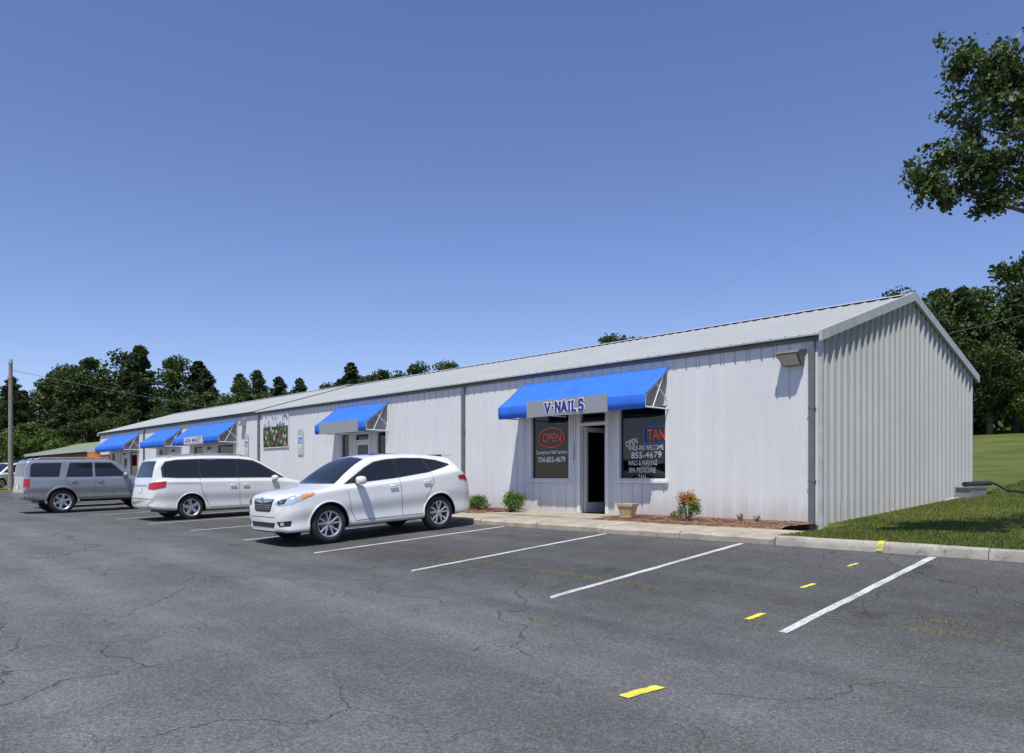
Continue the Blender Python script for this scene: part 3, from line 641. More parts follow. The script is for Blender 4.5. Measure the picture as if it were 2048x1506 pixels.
    def seam(pts,w=.010):
        for (a,b) in zip(pts[:-1],pts[1:]):
            dx,dz=b[0]-a[0],b[1]-a[1]; l=math.hypot(dx,dz); nx,nz=-dz/l*w/2,dx/l*w/2
            side('panel_gap',[(a[0]+nx,a[1]+nz),(b[0]+nx,b[1]+nz),(b[0]-nx,b[1]-nz),(a[0]-nx,a[1]-nz)],.0025,M['seam'],step=.08)
    for dl in P['dlo']: side('window_surround',dl,.003,M['black'])
    for w in P['side_glass']: side('side_window',w,.007,P.get('tint',M['cglass']))
    patch('windscreen',[pt(*q) for q in P['ws']],(0,.5,.87),.005,M['cglass'])
    patch('rear_window',[pt(*q) for q in P['rw']],(0,-.9,.3),.005,M['cglass'])
    for s_ in P['seams']: seam(s_)
    for (s0,z0) in P['handles']: side('door_handle',[(s0,z0),(s0+.19,z0+.005),(s0+.19,z0+.035),(s0,z0+.03)],.028,P.get('hmat',paint),thick=.02,step=.1)
    for nme,pts,d,off,mat in P['both']: both(nme,pts,d,off,mat)
    for nme,pts,d,off,mat in P['one']: patch(nme,[pt(*q) for q in pts],d,off,mat,step=.05)
    if 'cladding' in P:
        for q in P['cladding']: side('cladding',q,.008,P['clad'],step=.07)
    for s in P['ax']:
        for sx in (1,-1):
            lm=MB(); n=26; vs=[]
            for i in range(n+1):
                a=math.radians(-8+196*i/n)
                for rr,o in ((Ra-.012,0),(Ra+P.get('lip',.018),0)):
                    y=L/2-s+rr*math.cos(a); z=Rw+rr*math.sin(a); h=bvh.ray_cast(V((sx*3,y,z)),V((-sx,0,0)),6)
                    x=h[0].x if h[0] else sx*W/2
                    vs.append((x+sx*P.get('lipo',.006),y,z))
            lm.add(vs,[(2*i,2*i+1,2*i+3,2*i+2) for i in range(n)]); o=link('wheel_arch_trim',lm.mesh('wheel_arch_trim',P.get('lipmat',paint),True),car,False)
            md=o.modifiers.new('s','SOLIDIFY'); md.thickness=.014; md.offset=0
    for sx in (1,-1):
        bm=bmesh.new(); bmesh.ops.create_icosphere(bm,subdivisions=3,radius=1)
        mx,ms,mz=P['mir']
        for v in bm.verts:
            q=v.co; q=V((math.copysign(abs(q.x)**.7,q.x),math.copysign(abs(q.y)**.8,q.y),math.copysign(abs(q.z)**.7,q.z)))
            v.co=V((sx*mx+q.x*.12,L/2-ms+q.y*.09,mz+q.z*.085))
        me=bpy.data.meshes.new('mirror'); bm.to_mesh(me); bm.free(); me.materials.append(paint)
        for p in me.polygons: p.use_smooth=True
        mo=link('mirror',me,car,False)
        lm=MB(); lm.box(*sorted((sx*(mx-.16),sx*(mx-.05))),L/2-ms-.04,L/2-ms+.04,mz-.07,mz-.03); q=link('mirror_arm',lm.mesh('mirror_arm',M['black']),mo,False)
    if 'rails' in P:
        s0,s1,xr,zo=P['rails']
        for sx in (1,-1):
            lm=MB(); pr=None; N=14
            for i in range(N+1):
                s=s0+(s1-s0)*i/N; h=bvh.ray_cast(V((sx*xr,L/2-s,4)),V((0,0,-1)),6); z=h[0].z+(zo if 0<i<N else 0)
                p=(sx*xr,L/2-s,z)
                if pr: lm.tube(pr,p,.018,n=8)
                if i in (N//3,2*N//3): lm.tube((p[0],p[1],z-zo),p,.014,n=6)
                pr=p
            link('roof_rail',lm.mesh('roof_rail',P.get('railmat',M['metal']),True,50),car,False)
    if 'spoiler' in P:
        s0,s1,xx,z0=P['spoiler']; lm=MB()
        lm.add([pt(-xx,s0,z0+.0),pt(xx,s0,z0),pt(xx*.96,s1,z0-.01),pt(-xx*.96,s1,z0-.01),pt(-xx,s0,z0-.07),pt(xx,s0,z0-.07),pt(xx*.96,s1,z0-.035),pt(-xx*.96,s1,z0-.035)],[(0,1,2,3),(4,7,6,5),(3,2,6,7),(0,3,7,4),(1,5,6,2)])
        o=link('spoiler',lm.mesh('spoiler',paint,True,30,True),car,False)
    tm,rm=wheel_meshes(Rw,P['tw'],P['wheel'])
    for s in P['ax']:
        for sx in (1,-1):
            e=bpy.data.objects.new('wheel',None); COL.objects.link(e); e.parent=car; e.location=(sx*(W/2-.035-P['tw']/2),L/2-s,Rw); e.empty_display_size=.2
            e.rotation_euler=(R.uniform(0,6),0,0) if sx>0 else (0,0,math.pi)
            link('tyre',tm,e,False); link('rim',rm,e,False)
    lm=MB(); lm.box(-W/2+.32,W/2-.32,-L/2+.5,L/2-.5,P['zlow']-.02,P['zlow']+.15); link('underbody',lm.mesh('underbody',M['black']),car,False)
    return car
def seat_car(car,P,x,yf,yr,sc=1.0):
    L=P['L']; f=V((x,yf,lot(x,yf))); r=V((x,yr,lot(x,yr))); fw=(f-r).normalized(); right=fw.cross(V((0,0,1))).normalized(); up=right.cross(fw)
    o=r-fw*(L/2-P['ax'][1])*sc; m=Matrix((right,fw,up)).transposed().to_4x4()@Matrix.Scale(sc,4); m.translation=o; car.matrix_world=m
L=4.66
CX=dict(L=L,W=1.87,Rw=.378,Ra=.435,ax=(.93,3.62),tw=.24,wheel='twin',zlow=.27,
 top=[(0,.74),(.02,.86),(.07,.945),(.2,1.0),(.6,1.055),(.95,1.10),(1.12,1.14),(1.45,1.345),(1.75,1.515),(1.97,1.605),(2.2,1.65),(2.6,1.672),(3.2,1.66),(3.8,1.61),(4.16,1.565),(4.26,1.50),(4.42,1.26),(4.52,1.10),(4.62,.92),(4.66,.66)],
 belt=[(0,.64),(.08,.84),(.3,.94),(.7,1.0),(1.2,1.05),(1.7,1.075),(2.5,1.115),(3.3,1.18),(3.9,1.25),(4.2,1.27),(4.45,1.12),(4.66,.62)],
 wid=[(0,.56),(.03,.67),(.08,.765),(.18,.845),(.35,.90),(.6,.925),(1,.935),(2.3,.925),(3.5,.935),(4.0,.93),(4.3,.90),(4.5,.84),(4.6,.76),(4.66,.62)],
 wt=[(0,.44),(.2,.66),(.6,.76),(1.05,.78),(1.25,.75),(1.65,.69),(2.05,.63),(3,.60),(4,.56),(4.2,.56),(4.45,.64),(4.66,.4)],
 bot=[(0,.30),(.15,.25),(.6,.25),(1,.28),(3.6,.28),(4.2,.30),(4.5,.35),(4.66,.42)],
 dlo=[[(1.30,1.10),(1.55,1.235),(1.85,1.40),(2.10,1.505),(2.42,1.548),(2.85,1.56),(3.35,1.54),(3.72,1.49),(4.02,1.40),(4.04,1.37),(3.86,1.325),(3.4,1.235),(2.6,1.16),(1.8,1.115)]],
 side_glass=[[(1.58,1.14),(1.76,1.30),(2.12,1.475),(2.42,1.522),(2.56,1.525),(2.58,1.18)],[(2.66,1.185),(2.65,1.527),(2.92,1.535),(3.32,1.515),(3.42,1.265)],[(3.50,1.28),(3.42,1.508),(3.70,1.462),(3.92,1.40),(3.82,1.345)]],
 ws=[(-.73,1.16,1.1),(-.57,1.95,1.55),(0,2.02,1.6),(.57,1.95,1.55),(.73,1.16,1.1),(.35,1.08,1.1),(0,1.06,1.1),(-.35,1.08,1.1)],
 rw=[(-.50,4.20,1.52),(.50,4.20,1.52),(.60,4.40,1.28),(-.60,4.40,1.28)],
 seams=[[(1.36,.98),(1.40,.62),(1.50,.40)],[(2.62,1.14),(2.64,.40)],[(3.46,1.20),(3.48,1.02),(3.28,.74),(3.18,.40)],[(1.5,.385),(3.18,.385)]],
 handles=[(2.34,.985),(3.20,1.03)],mir=(1.02,1.60,1.16),spoiler=(4.0,4.30,.55,1.60),
 both=[('headlight',[(.42,.06,.79),(.55,.10,.855),(.74,.22,.93),(.86,.62,.995),(.88,.70,.955),(.86,.42,.85),(.80,.22,.78),(.60,.08,.745)],(.55,.8,.15),.006,M['lamp']),
  ('turn_signal',[(.80,.40,.93),(.86,.60,.97),(.87,.64,.94),(.84,.42,.88)],(.8,.55,.1),.010,M['amber']),
  ('headlight_recess',[(.50,.1,.83),(.60,.16,.87),(.72,.2,.88),(.70,.15,.795),(.54,.1,.775)],(.55,.8,.1),.010,M['alloydark']),
  ('headlight_lens',[(.57,.1,.85),(.63,.16,.86),(.64,.2,.81),(.58,.15,.80)],(.55,.8,.1),.014,M['chrome']),
  ('fog_light',[(.54,.05,.47),(.80,.22,.49),(.78,.22,.39),(.60,.07,.38)],(.45,.9,0),.006,M['black']),
  ('fog_lamp_lens',[(.64,.05,.46),(.71,.1,.465),(.71,.1,.405),(.64,.07,.40)],(.45,.9,0),.012,M['lamp']),
  ('tail_light',[(.84,4.10,1.06),(.86,4.10,1.13),(.72,4.45,1.17),(.47,4.54,1.10),(.47,4.6,1.01),(.77,4.5,.99)],(.6,-.8,0),.008,M['tail'])],
 one=[('grille',[(-.42,0,.89),(.42,0,.89),(.33,0,.67),(.26,0,.65),(-.26,0,.65),(-.33,0,.67)],(0,1,.1),.006,M['black']),
  ('grille_bar',[(-.41,0,.885),(.41,0,.885),(.38,0,.85),(.13,0,.815),(-.13,0,.815),(-.38,0,.85)],(0,1,.1),.014,M['alloy']),
  ('grille_slat',[(-.35,0,.78),(.35,0,.78),(.345,0,.77),(-.345,0,.77)],(0,1,.1),.014,M['metal']),('grille_slat',[(-.33,0,.74),(.33,0,.74),(.325,0,.73),(-.325,0,.73)],(0,1,.1),.014,M['metal']),('grille_slat',[(-.3,0,.70),(.3,0,.70),(.295,0,.69),(-.295,0,.69)],(0,1,.1),.014,M['metal']),
  ('bumper_intake',[(-.50,0,.45),(.50,0,.45),(.44,0,.36),(-.44,0,.36)],(0,1,0),.006,M['black']),
  ('panel_gap',[(-.5,0,.555),(.5,0,.555),(.5,0,.545),(-.5,0,.545)],(0,1,0),.003,M['seam']),
  ('sunroof',[(-.40,2.25,1.7),(.40,2.25,1.7),(.40,2.95,1.7),(-.40,2.95,1.7)],(0,0,1),.005,M['cglass'])],)
CX=zscale(CX,1.025)
white=m_paint('white_car_paint',(.74,.74,.72))
cx=build_car(CX,white,'white crossover parked nose out with twin spoke alloy wheels','car')
lm=MB(); n=24
for i in range(n):
    a,b=2*math.pi*i/n,2*math.pi*(i+1)/n; lm.tube((.055*math.cos(a),L/2+.005,.875+.06*math.sin(a)),(.055*math.cos(b),L/2+.005,.875+.06*math.sin(b)),.008,n=5)
lm.tube((-.028,L/2+.008,.835),(-.008,L/2+.0,.92),.007); lm.tube((.028,L/2+.008,.835),(.008,L/2,.92),.007); lm.tube((-.02,L/2+.008,.868),(.02,L/2+.008,.868),.006)
link('emblem',lm.mesh('emblem',M['chrome'],True,50),cx,False)
seat_car(cx,CX,-14.13,7.58,10.27)
L2=5.08
MV=dict(L=L2,W=1.96,Rw=.345,Ra=.40,ax=(.98,4.01),tw=.225,wheel='five',zlow=.22,crown=.05,
 top=[(0,.60),(.04,.74),(.12,.82),(.4,.93),(.8,1.03),(1.0,1.08),(1.3,1.26),(1.7,1.50),(2.0,1.655),(2.3,1.73),(2.8,1.76),(3.6,1.765),(4.4,1.735),(4.72,1.69),(4.84,1.52),(4.95,1.18),(5.0,1.04),(5.05,.86),(5.08,.60)],
 belt=[(0,.55),(.1,.70),(.4,.84),(.9,.96),(1.5,1.02),(2.5,1.05),(3.6,1.07),(4.5,1.10),(4.9,1.06),(5.08,.58)],
 wid=[(0,.58),(.05,.74),(.12,.83),(.3,.92),(.6,.965),(1,.98),(2.5,.98),(4.2,.975),(4.6,.955),(4.85,.90),(5.0,.82),(5.08,.70)],
 wt=[(0,.4),(.2,.66),(.7,.78),(1.1,.82),(1.5,.76),(2.1,.68),(3,.67),(4.4,.66),(4.8,.66),(4.95,.72),(5.08,.5)],
 bot=[(0,.28),(.15,.20),(.6,.20),(1,.22),(4.0,.24),(4.6,.28),(5.0,.34),(5.08,.40)],
 dlo=[[(1.18,1.06),(1.5,1.25),(1.85,1.46),(2.12,1.585),(2.5,1.63),(3.4,1.65),(4.3,1.63),(4.62,1.58),(4.74,1.42),(4.74,1.16),(4.3,1.13),(3,1.10),(1.6,1.07)]],
 side_glass=[[(1.52,1.11),(1.74,1.33),(2.10,1.53),(2.55,1.595),(2.60,1.14)],[(2.68,1.14),(2.65,1.60),(3.1,1.615),(3.66,1.62),(3.68,1.17)],[(3.76,1.17),(3.74,1.62),(4.3,1.60),(4.60,1.55),(4.69,1.42),(4.69,1.19)]],
 ws=[(-.76,1.12,1.1),(-.60,2.0,1.6),(0,2.08,1.65),(.60,2.0,1.6),(.76,1.12,1.1),(0,1.02,1.1)],
 rw=[(-.56,4.80,1.60),(.56,4.80,1.60),(.66,4.93,1.16),(-.66,4.93,1.16)],
 seams=[[(1.40,1.0),(1.42,.6),(1.48,.33)],[(2.64,1.08),(2.62,.33)],[(3.74,1.12),(3.72,.8),(3.5,.33)],[(1.48,.32),(3.5,.32)],[(3.74,.98),(4.7,.99)]],
 handles=[(2.34,.88),(2.72,.88)],mir=(1.07,1.58,1.06),rails=(2.3,4.55,.60,.05),
 both=[('headlight',[(.45,.05,.66),(.70,.12,.76),(.87,.42,.84),(.90,.55,.82),(.86,.3,.68),(.72,.1,.60)],(.55,.8,.15),.006,M['lamp']),
  ('tail_light',[(.90,4.62,1.06),(.90,4.64,.90),(.80,4.95,.84),(.60,5.02,.86),(.56,4.98,1.0),(.80,4.9,1.04)],(.65,-.75,0),.010,M['tail'])],
 one=[('grille',[(-.36,0,.72),(.36,0,.72),(.30,0,.58),(-.30,0,.58)],(0,1,.1),.006,M['black']),('bumper_intake',[(-.5,0,.4),(.5,0,.4),(.45,0,.3),(-.45,0,.3)],(0,1,0),.006,M['black']),
  ('number_plate',[(-.16,5.08,.90),(.16,5.08,.90),(.16,5.08,.76),(-.16,5.08,.76)],(0,-1,0),.012,M['plate']),('tailgate_trim',[(-.5,5.0,.97),(.5,5.0,.97),(.5,5.0,.935),(-.5,5.0,.935)],(0,-1,0),.012,M['chrome']),
  ('panel_gap',[(-.8,5.0,.605),(.8,5.0,.605),(.8,5.0,.59),(-.8,5.0,.59)],(0,-1,0),.004,M['seam']),
  ('reflector',[(-.55,5.0,.57),(-.62,5.0,.57),(-.62,5,.54),(-.55,5,.54)],(0,-1,0),.006,M['tail'])],
 lip=.012)
MV=zscale(MV,1.03)
mv=build_car(MV,m_paint('pearl_white_paint',(.68,.68,.65)),'white minivan parked nose in with red tail lights and roof rails','van','parked_minivan')
seat_car(mv,MV,-22.58,11.09,8.06)
L3=4.66; sgrey=m_paint('silver_grey_paint',(.33,.34,.355),.5,.32); dgrey=simple('grey_cladding',(.17,.175,.18),.5)
SV=dict(L=L3,W=1.80,Rw=.385,Ra=.455,ax=(.87,3.55),tw=.26,wheel='six',zlow=.36,crown=.03,sh=.035,
 top=[(0,.64),(.02,.94),(.07,1.02),(.4,1.07),(.9,1.11),(1.30,1.145),(1.5,1.34),(1.74,1.57),(1.86,1.655),(2.1,1.71),(2.8,1.73),(4.1,1.73),(4.46,1.715),(4.52,1.64),(4.58,1.25),(4.61,1.08),(4.63,.85),(4.66,.62)],
 belt=[(0,.62),(.07,.94),(.5,1.02),(1.2,1.08),(2,1.10),(3.5,1.115),(4.5,1.12),(4.60,1.0),(4.66,.6)],
 wid=[(0,.66),(.04,.78),(.12,.84),(.3,.87),(.7,.88),(1.2,.875),(3.6,.885),(4.3,.88),(4.55,.865),(4.62,.83),(4.66,.78)],
 wt=[(0,.5),(.2,.72),(.8,.76),(1.3,.76),(1.7,.73),(2.1,.715),(3,.71),(4.3,.705),(4.5,.70),(4.58,.75),(4.66,.5)],
 bot=[(0,.46),(.2,.40),(.8,.40),(3.8,.42),(4.5,.46),(4.66,.50)],
 dlo=[[(1.50,1.14),(1.72,1.32),(1.90,1.50),(2.02,1.595),(2.54,1.605),(2.54,1.14)],[(2.62,1.14),(2.60,1.605),(3.28,1.61),(3.42,1.15)],[(3.62,1.16),(3.52,1.61),(4.30,1.61),(4.40,1.56),(4.45,1.18)]],
 side_glass=[[(1.70,1.18),(1.84,1.34),(2.05,1.56),(2.50,1.57),(2.51,1.17)],[(2.65,1.17),(2.63,1.575),(3.25,1.58),(3.38,1.18)],[(3.66,1.19),(3.56,1.58),(4.27,1.58),(4.37,1.53),(4.41,1.21)]],
 ws=[(-.69,1.38,1.1),(-.64,1.84,1.6),(.64,1.84,1.6),(.69,1.38,1.1),(0,1.32,1.1)],
 rw=[(-.60,4.50,1.60),(.60,4.50,1.60),(.68,4.58,1.20),(-.68,4.58,1.20)],
 seams=[[(1.44,1.04),(1.44,.48)],[(2.58,1.12),(2.56,.48)],[(3.46,1.14),(3.42,.97),(3.12,.72),(3.08,.48)],[(1.44,.48),(3.08,.48)]],
 handles=[(2.30,.98),(3.10,1.0)],mir=(.98,1.62,1.18),rails=(2.05,4.25,.62,.06),hmat=dgrey,
 cladding=[[(1.36,.68),(3.08,.68),(3.08,.52),(1.36,.52)],[(4.04,.66),(4.55,.66),(4.55,.48),(4.02,.48)],[(.10,.64),(.38,.64),(.38,.47),(.10,.47)]],clad=dgrey,lip=.055,lipo=.022,lipmat=dgrey,
 both=[('headlight',[(.45,.03,.88),(.78,.12,.90),(.84,.25,.86),(.78,.1,.72),(.45,.03,.72)],(.4,.9,.0),.006,M['lamp']),
  ('tail_light',[(.87,4.46,1.12),(.87,4.46,.86),(.82,4.6,.86),(.74,4.62,.86),(.74,4.58,1.12),(.82,4.55,1.12)],(.7,-.7,0),.010,M['tail'])],
 one=[('grille',[(-.40,0,.87),(.40,0,.87),(.36,0,.70),(-.36,0,.70)],(0,1,.1),.006,M['black']),
  ('rear_bumper',[(-.84,4.66,.66),(.84,4.66,.66),(.84,4.66,.50),(-.84,4.66,.50)],(0,-1,0),.05,dgrey),('number_plate',[(-.2,4.6,.94),(.14,4.6,.94),(.14,4.6,.79),(-.2,4.6,.79)],(0,-1,0),.014,M['plate']),
  ('panel_gap',[(-.78,4.6,.685),(.78,4.6,.685),(.78,4.6,.67),(-.78,4.6,.67)],(0,-1,0),.004,M['seam'])])
SV=zscale(SV,1.03)
sv=build_car(SV,sgrey,'silver grey boxy suv with roof rails parked nose in','car','parked_suv')
seat_car(sv,SV,-30.15,9.28,6.6,1.03)
def copy_car(src,name,label,cat,paint=None,old=None):
    n=src.copy(); COL.objects.link(n); n.name=name; n['label']=label; n['category']=cat
    for ch in list(src.children):
        c=ch.copy(); COL.objects.link(c); c.parent=n
        if paint and c.type=='MESH':
            c.data=c.data.copy()
            for i,mm in enumerate(c.data.materials):
                if mm==old: c.data.materials[i]=paint
        for g2 in list(ch.children):
            d=g2.copy(); COL.objects.link(d); d.parent=c
    return n
rc=copy_car(cx,'parked_car','dark red crossover parked nose in beyond a silver suv','car',m_paint('red_car_paint',(.20,.012,.016)),white)
seat_car(rc,CX,-34.3,10.4,7.71)
pv=copy_car(mv,'parked_van','white van parked beside a utility pole','van')
pv.matrix_world=Matrix.Translation((-74.7,12.9,.16))@Matrix.Rotation(math.radians(215),4,'Z')@Matrix.Scale(1.15,4)
# ------------------------------------------------------------------ vegetation
def frames(n):
    a=rng.normal(size=(n,3)); a/=np.linalg.norm(a,axis=1)[:,None]; b=rng.normal(size=(n,3)); b-=a*(a*b).sum(1)[:,None]; b/=np.linalg.norm(b,axis=1)[:,None]; return a,b
def leafq(C,size,asp=.6,flat=0.0):
    n=len(C); a,b=frames(n)
    if flat: a[:,2]*=(1-flat); b[:,2]*=(1-flat)
    s=size*(.6+.8*rng.random(n))[:,None]; a=a*s; b=b*s*asp
    return np.stack([C-a,C+b*1.0-a*.15,C+a,C-b-a*.15],1)
def tubes_path(mb,pts,r0,r1,n=7):
    for i in range(len(pts)-1):
        k0=i/(len(pts)-1); k1=(i+1)/(len(pts)-1); mb.tube(pts[i],pts[i+1],r0+(r1-r0)*k0,r0+(r1-r0)*k1,n=n,caps=False)
def far_tree(kind,seed,H,W,n,size,mat):
    rs=np.random.default_rng(seed); C=[]; mb=MB()
    if kind=='broad':
        k=38; mb.tube((0,0,-.5),(.1,0,.35*H),.03*H,.02*H,8)
        for i in range(k):
            th=rs.random()*2*math.pi; u=rs.random()**.5; zz=rs.uniform(-1,1); rad=math.sqrt(max(.05,1-zz*zz))*u
            c=np.array([math.cos(th)*rad*W*.42,math.sin(th)*rad*W*.42,H*(.56+.36*zz)]); r=W*rs.uniform(.07,.18)
            if zz>.6: r*=.7
            mb.tube((.1,0,.3*H),tuple(c),.014*H,.004*H,5,caps=False)
            m=int(n/k); d=rs.normal(size=(m,3)); d/=np.linalg.norm(d,axis=1)[:,None]; d[:,2]*=.8
            C.append(c+d*r*(rs.uniform(.3,1.3,m)[:,None]))
    else:
        mb.tube((0,0,-.5),(0,0,.96*H),.022*H,.004*H,8); lv=24; per=6
        for i in range(lv):
            f=i/(lv-1); z=H*(.22+.76*f); rad=W/2*((1-f)**.75*.95+.06)*(.55+.45*min(1,f*4))
            for j in range(per):
                th=rs.random()*6.28; rr=rad*rs.uniform(.55,1.15); e=np.array([math.cos(th)*rr,math.sin(th)*rr,z+rr*.12])
                mb.tube((0,0,z),tuple(e),.006*H,.002*H,4,caps=False)
                m=int(n/(lv*per)); t=rs.random(m)**.6; c=np.array([0,0,z])+(e-np.array([0,0,z]))*t[:,None]
                C.append(c+rs.normal(size=(m,3))*np.array([.24,.24,.15])*(.5+rad*.22))
    C=np.concatenate(C); C[:,2]*=H/np.percentile(C[:,2],99.7)
    global rng; rng=rs
    return mb.mesh('trunk',M['bark'],True), quads_mesh('crown',leafq(C,size,.55),mat)
T={}
for i in range(3): T['b%d'%i]=far_tree('broad',10+i,12,9.2,14000,.17,M['leafA'])
for i in range(2): T['l%d'%i]=far_tree('broad',20+i,7,6,6500,.16,M['leafB'])
for i in range(3): T['p%d'%i]=far_tree('pine',30+i,12,6.2,10500,.18,M['pine'])
HH={'b':12,'l':7,'p':12}
def plant(key,X,d,zt,wsc=1.0):
    x=.684*X-.729*d; y=.729*X+.684*d; z=ground(x,y); h=zt-z; s=h/HH[key[0]]
    nm={'b':'broadleaf_tree','l':'broadleaf_tree','p':'pine_tree'}[key[0]]
    lb={'b':'tall dark green leafy tree on the wooded edge','l':'low bright green leafy tree at the wood edge','p':'tall dark pine tree on the wooded edge'}[key[0]]
    t=thing(nm,lb,'tree',(x,y,z-.1),'trees at the edge of the lot'); t.rotation_euler=(0,0,R.uniform(0,6.28)); t.scale=(s*wsc,s*wsc,s)
    link('trunk',T[key][0],t,False); link('crown',T[key][1],t,False)
rows=[('b0',-65,11.2),('p1',-62.5,12.0),('p2',-60,13.0),('b2',-57.2,14.2),('b0',-53.8,14.6),('b1',-50.6,16.4),('p0',-48,13.8),('p2',-45,16.8),('b2',-42.4,15.8),('p1',-39.6,15.6),('p0',-36.6,13.8),('p1',-34.3,14.0),('b1',-32.6,12.8),('p2',-30.6,13.8),('p0',-28.4,13.2),('p0',-26.2,13.2),('b2',-24,13.0),('p2',-21.8,13.4),('p1',-20,15.2),('b0',-17.2,13.4),('p2',-14.5,12.4),('b1',-12,11.8)]
for k,X,zt in rows: plant(k,X,95+R.uniform(-4,4),zt,R.uniform(.95,1.2))
for k,X,d,zt in [('l0',-53,84,7.0),('l1',-49.5,82,6.2),('l1',-46,84,6.0),('b1',-43,84,8.5),('l0',-57,86,6.0),('p1',-51,86,9.5),('b2',-38,86,9.8),('b0',-47.5,86,9.0),('b1',-33,88,10.3),('b2',-29.5,90,10.8),('b0',-25,90,11.0),('b1',-35.5,90,11.2)]: plant(k,X,d,zt,1.2)
for k,X,d,zt in [('b2',6.2,50,10.3),('b0',7.8,51,10.3),('b1',-8.4,70,11.5),('b2',-5.6,70,11.6),('b0',-14.6,85,12.9),('b1',-12.0,86,12.0)]: plant(k,X,d,zt,1.0)
for k,X,d,zt in [('b0',34.5,66,16.0),('b1',37.2,70,18.2),('p2',39.0,66,17.4),('b2',40.6,68,17.0),('b0',43,72,18.6),('p0',42.2,64,16.8),('b1',46,69,18.2),('b2',49,70,17.6),('b1',38.8,62,12.5),('b2',44.2,62,14),('p1',46.8,64,17.6),('p2',44.6,66,18.0),('b0',52,66,16.5),('l1',41,60,8.5)]: plant(k,X,d,zt,1.15)
C=[]
for X0,X1,d0,d1,z0,z1,n in [(-95,-8,106,125,0,11.3,30000),(30,75,78,95,4,15.5,22000)]:
    X=rng.uniform(X0,X1,n); d=rng.uniform(d0,d1,n); u=rng.random(n)
    topz=z0+(z1-z0)*(.75+.25*np.sin(X*.55+np.sin(X*.21)*2)*np.cos(X*.17+1)); z=z0+(topz-z0)*u
    C.append(np.stack([.684*X-.729*d,.729*X+.684*d,z],1))
o=link('woods',quads_mesh('woods',leafq(np.concatenate(C),.5,.6),M['leafA'])); o['kind']='stuff'
# near tree
rng=np.random.default_rng(77)
nt=thing('broadleaf_tree','leafy tree with glossy leaves on branches overhanging the grass','tree',(-.4,15.6,ground(-.4,15.6)))
lob=[(-3.52,12.3,7.05,.42),(-3.36,12.46,6.6,.5),(-3.20,12.62,6.95,.44),(-3.50,12.32,6.15,.34),(-3.66,12.14,5.75,.36),(-3.97,11.84,5.38,.34),(-3.74,12.08,5.22,.28),(-3.45,12.36,5.45,.36),(-3.21,12.64,5.55,.48),(-3.01,12.86,6.8,.5),(-2.97,12.91,6.15,.55),(-3.3,12.56,5.05,.28),(-2.9,12.9,5.25,.38),(-3.08,12.79,4.06,.22),(-2.85,13.0,4.15,.28),(-2.7,13.1,5.9,.5),(-2.8,13.0,7.3,.4),
 (-2.3,13.6,7.2,.8),(-2.0,13.8,6.0,.8),(-1.5,14.3,8.6,.7),(-1,15,8,1.3),(-1.2,14.4,5,.8),(0,15,9.5,1.3),(.8,16,8,1.4),(0,16.8,7.2,1.3),(-1.0,16.4,9.0,1.1),(.9,14.6,6.5,1.1)]
mb=MB(); mb.tube((-.4,15.6,0),(-.45,15.5,2.6),.24,.19,12); mb.tube((-.45,15.5,2.6),(-.4,15.5,6.5),.19,.10,10)
LF=[]
for (x,y,z,r) in lob:
    st=V((-.42,15.5,min(6.2,max(2.4,z-2.2)))); en=V((x,y,z)); mid=(st+en)/2+V((0,0,.35)); P=[st,st.lerp(mid,.5)+V((R.uniform(-.1,.1),0,.1)),mid,mid.lerp(en,.5)+V((0,R.uniform(-.1,.1),.05)),en]
    tubes_path(mb,P,.055,.012,6)
    k=int(11+26*r*r*2.2)
    for _ in range(k):
        d=rng.normal(size=3); d/=np.linalg.norm(d); c=np.array([x,y,z])+d*r*rng.uniform(.3,1.25)
        mb.tube(tuple(en.lerp(V(c),.05)),tuple(c),.007,.003,4,caps=False)
        m=int(rng.integers(26,60)); tt_=rng.random(m)[:,None]**.5; q=np.array(en)+(c-np.array(en))*(.45+.62*tt_)+rng.normal(size=(m,3))*np.array([.062,.062,.055])*(1 if r<.7 else 1.7)
        LF.append(q)
Q=np.concatenate(LF); link('trunk',mb.mesh('trunk',M['barkn'],True),nt)
link('crown',quads_mesh('crown',leafq(Q,.038,.62),M['near']),nt)
def shrub(x,y,w,h,mat,label,n,seed,mat2=None):
    rs=np.random.default_rng(seed); t=thing('shrub',label,'shrub',(x,y,.17),'shrubs in the mulch bed'); mb=MB(); C=[]
    for i in range(16):
        th=rs.random()*6.28; rr=w/2*rs.uniform(.1,.9); e=np.array([math.cos(th)*rr,math.sin(th)*rr,h*rs.uniform(.35,.9)*(1-.3*rr/(w/2))])
        mb.tube((0,0,0),tuple(e),.008,.003,5,caps=False); C.append(e+rs.normal(size=(n//16,3))*np.array([w*.09,w*.09,h*.10]))
    global rng; rng=rs; C=np.concatenate(C); C[:,2]=np.maximum(C[:,2],.02)
    link('stem',mb.mesh('stem',M['bark']),t,False)
    if mat2 is not None:
        hi=C[:,2]>h*.60; link('foliage',quads_mesh('foliage',leafq(C[~hi],.02,.5),mat),t,False); link('foliage',quads_mesh('foliage',leafq(C[hi],.02,.5),mat2),t,False,'reddish new leaves at the top')
    else: link('foliage',quads_mesh('foliage',leafq(C,.022,.6),mat),t,False)
shrub(-15.8,13.6,.62,.46,M['shrub'],'small rounded green shrub in mulch by the wall',1900,1)
shrub(-14.4,13.45,.78,.55,M['shrub'],'leafy green shrub in mulch beside a shop window',2400,2)
shrub(-8.89,13.25,.50,.66,M['shrub'],'small green shrub with red tipped leaves in the mulch bed',2400,3,M['shrubr'])
for i,(x,y) in enumerate(((-9.7,13.9),(-8.1,13.95),(-16.9,13.9),(-7.6,13.7),(-18.5,13.9),(-9.3,13.4))): shrub(x,y,.16,.20,M['weed' if i%2 else 'shrub'],'wispy weed growing in the mulch bed',70,40+i)
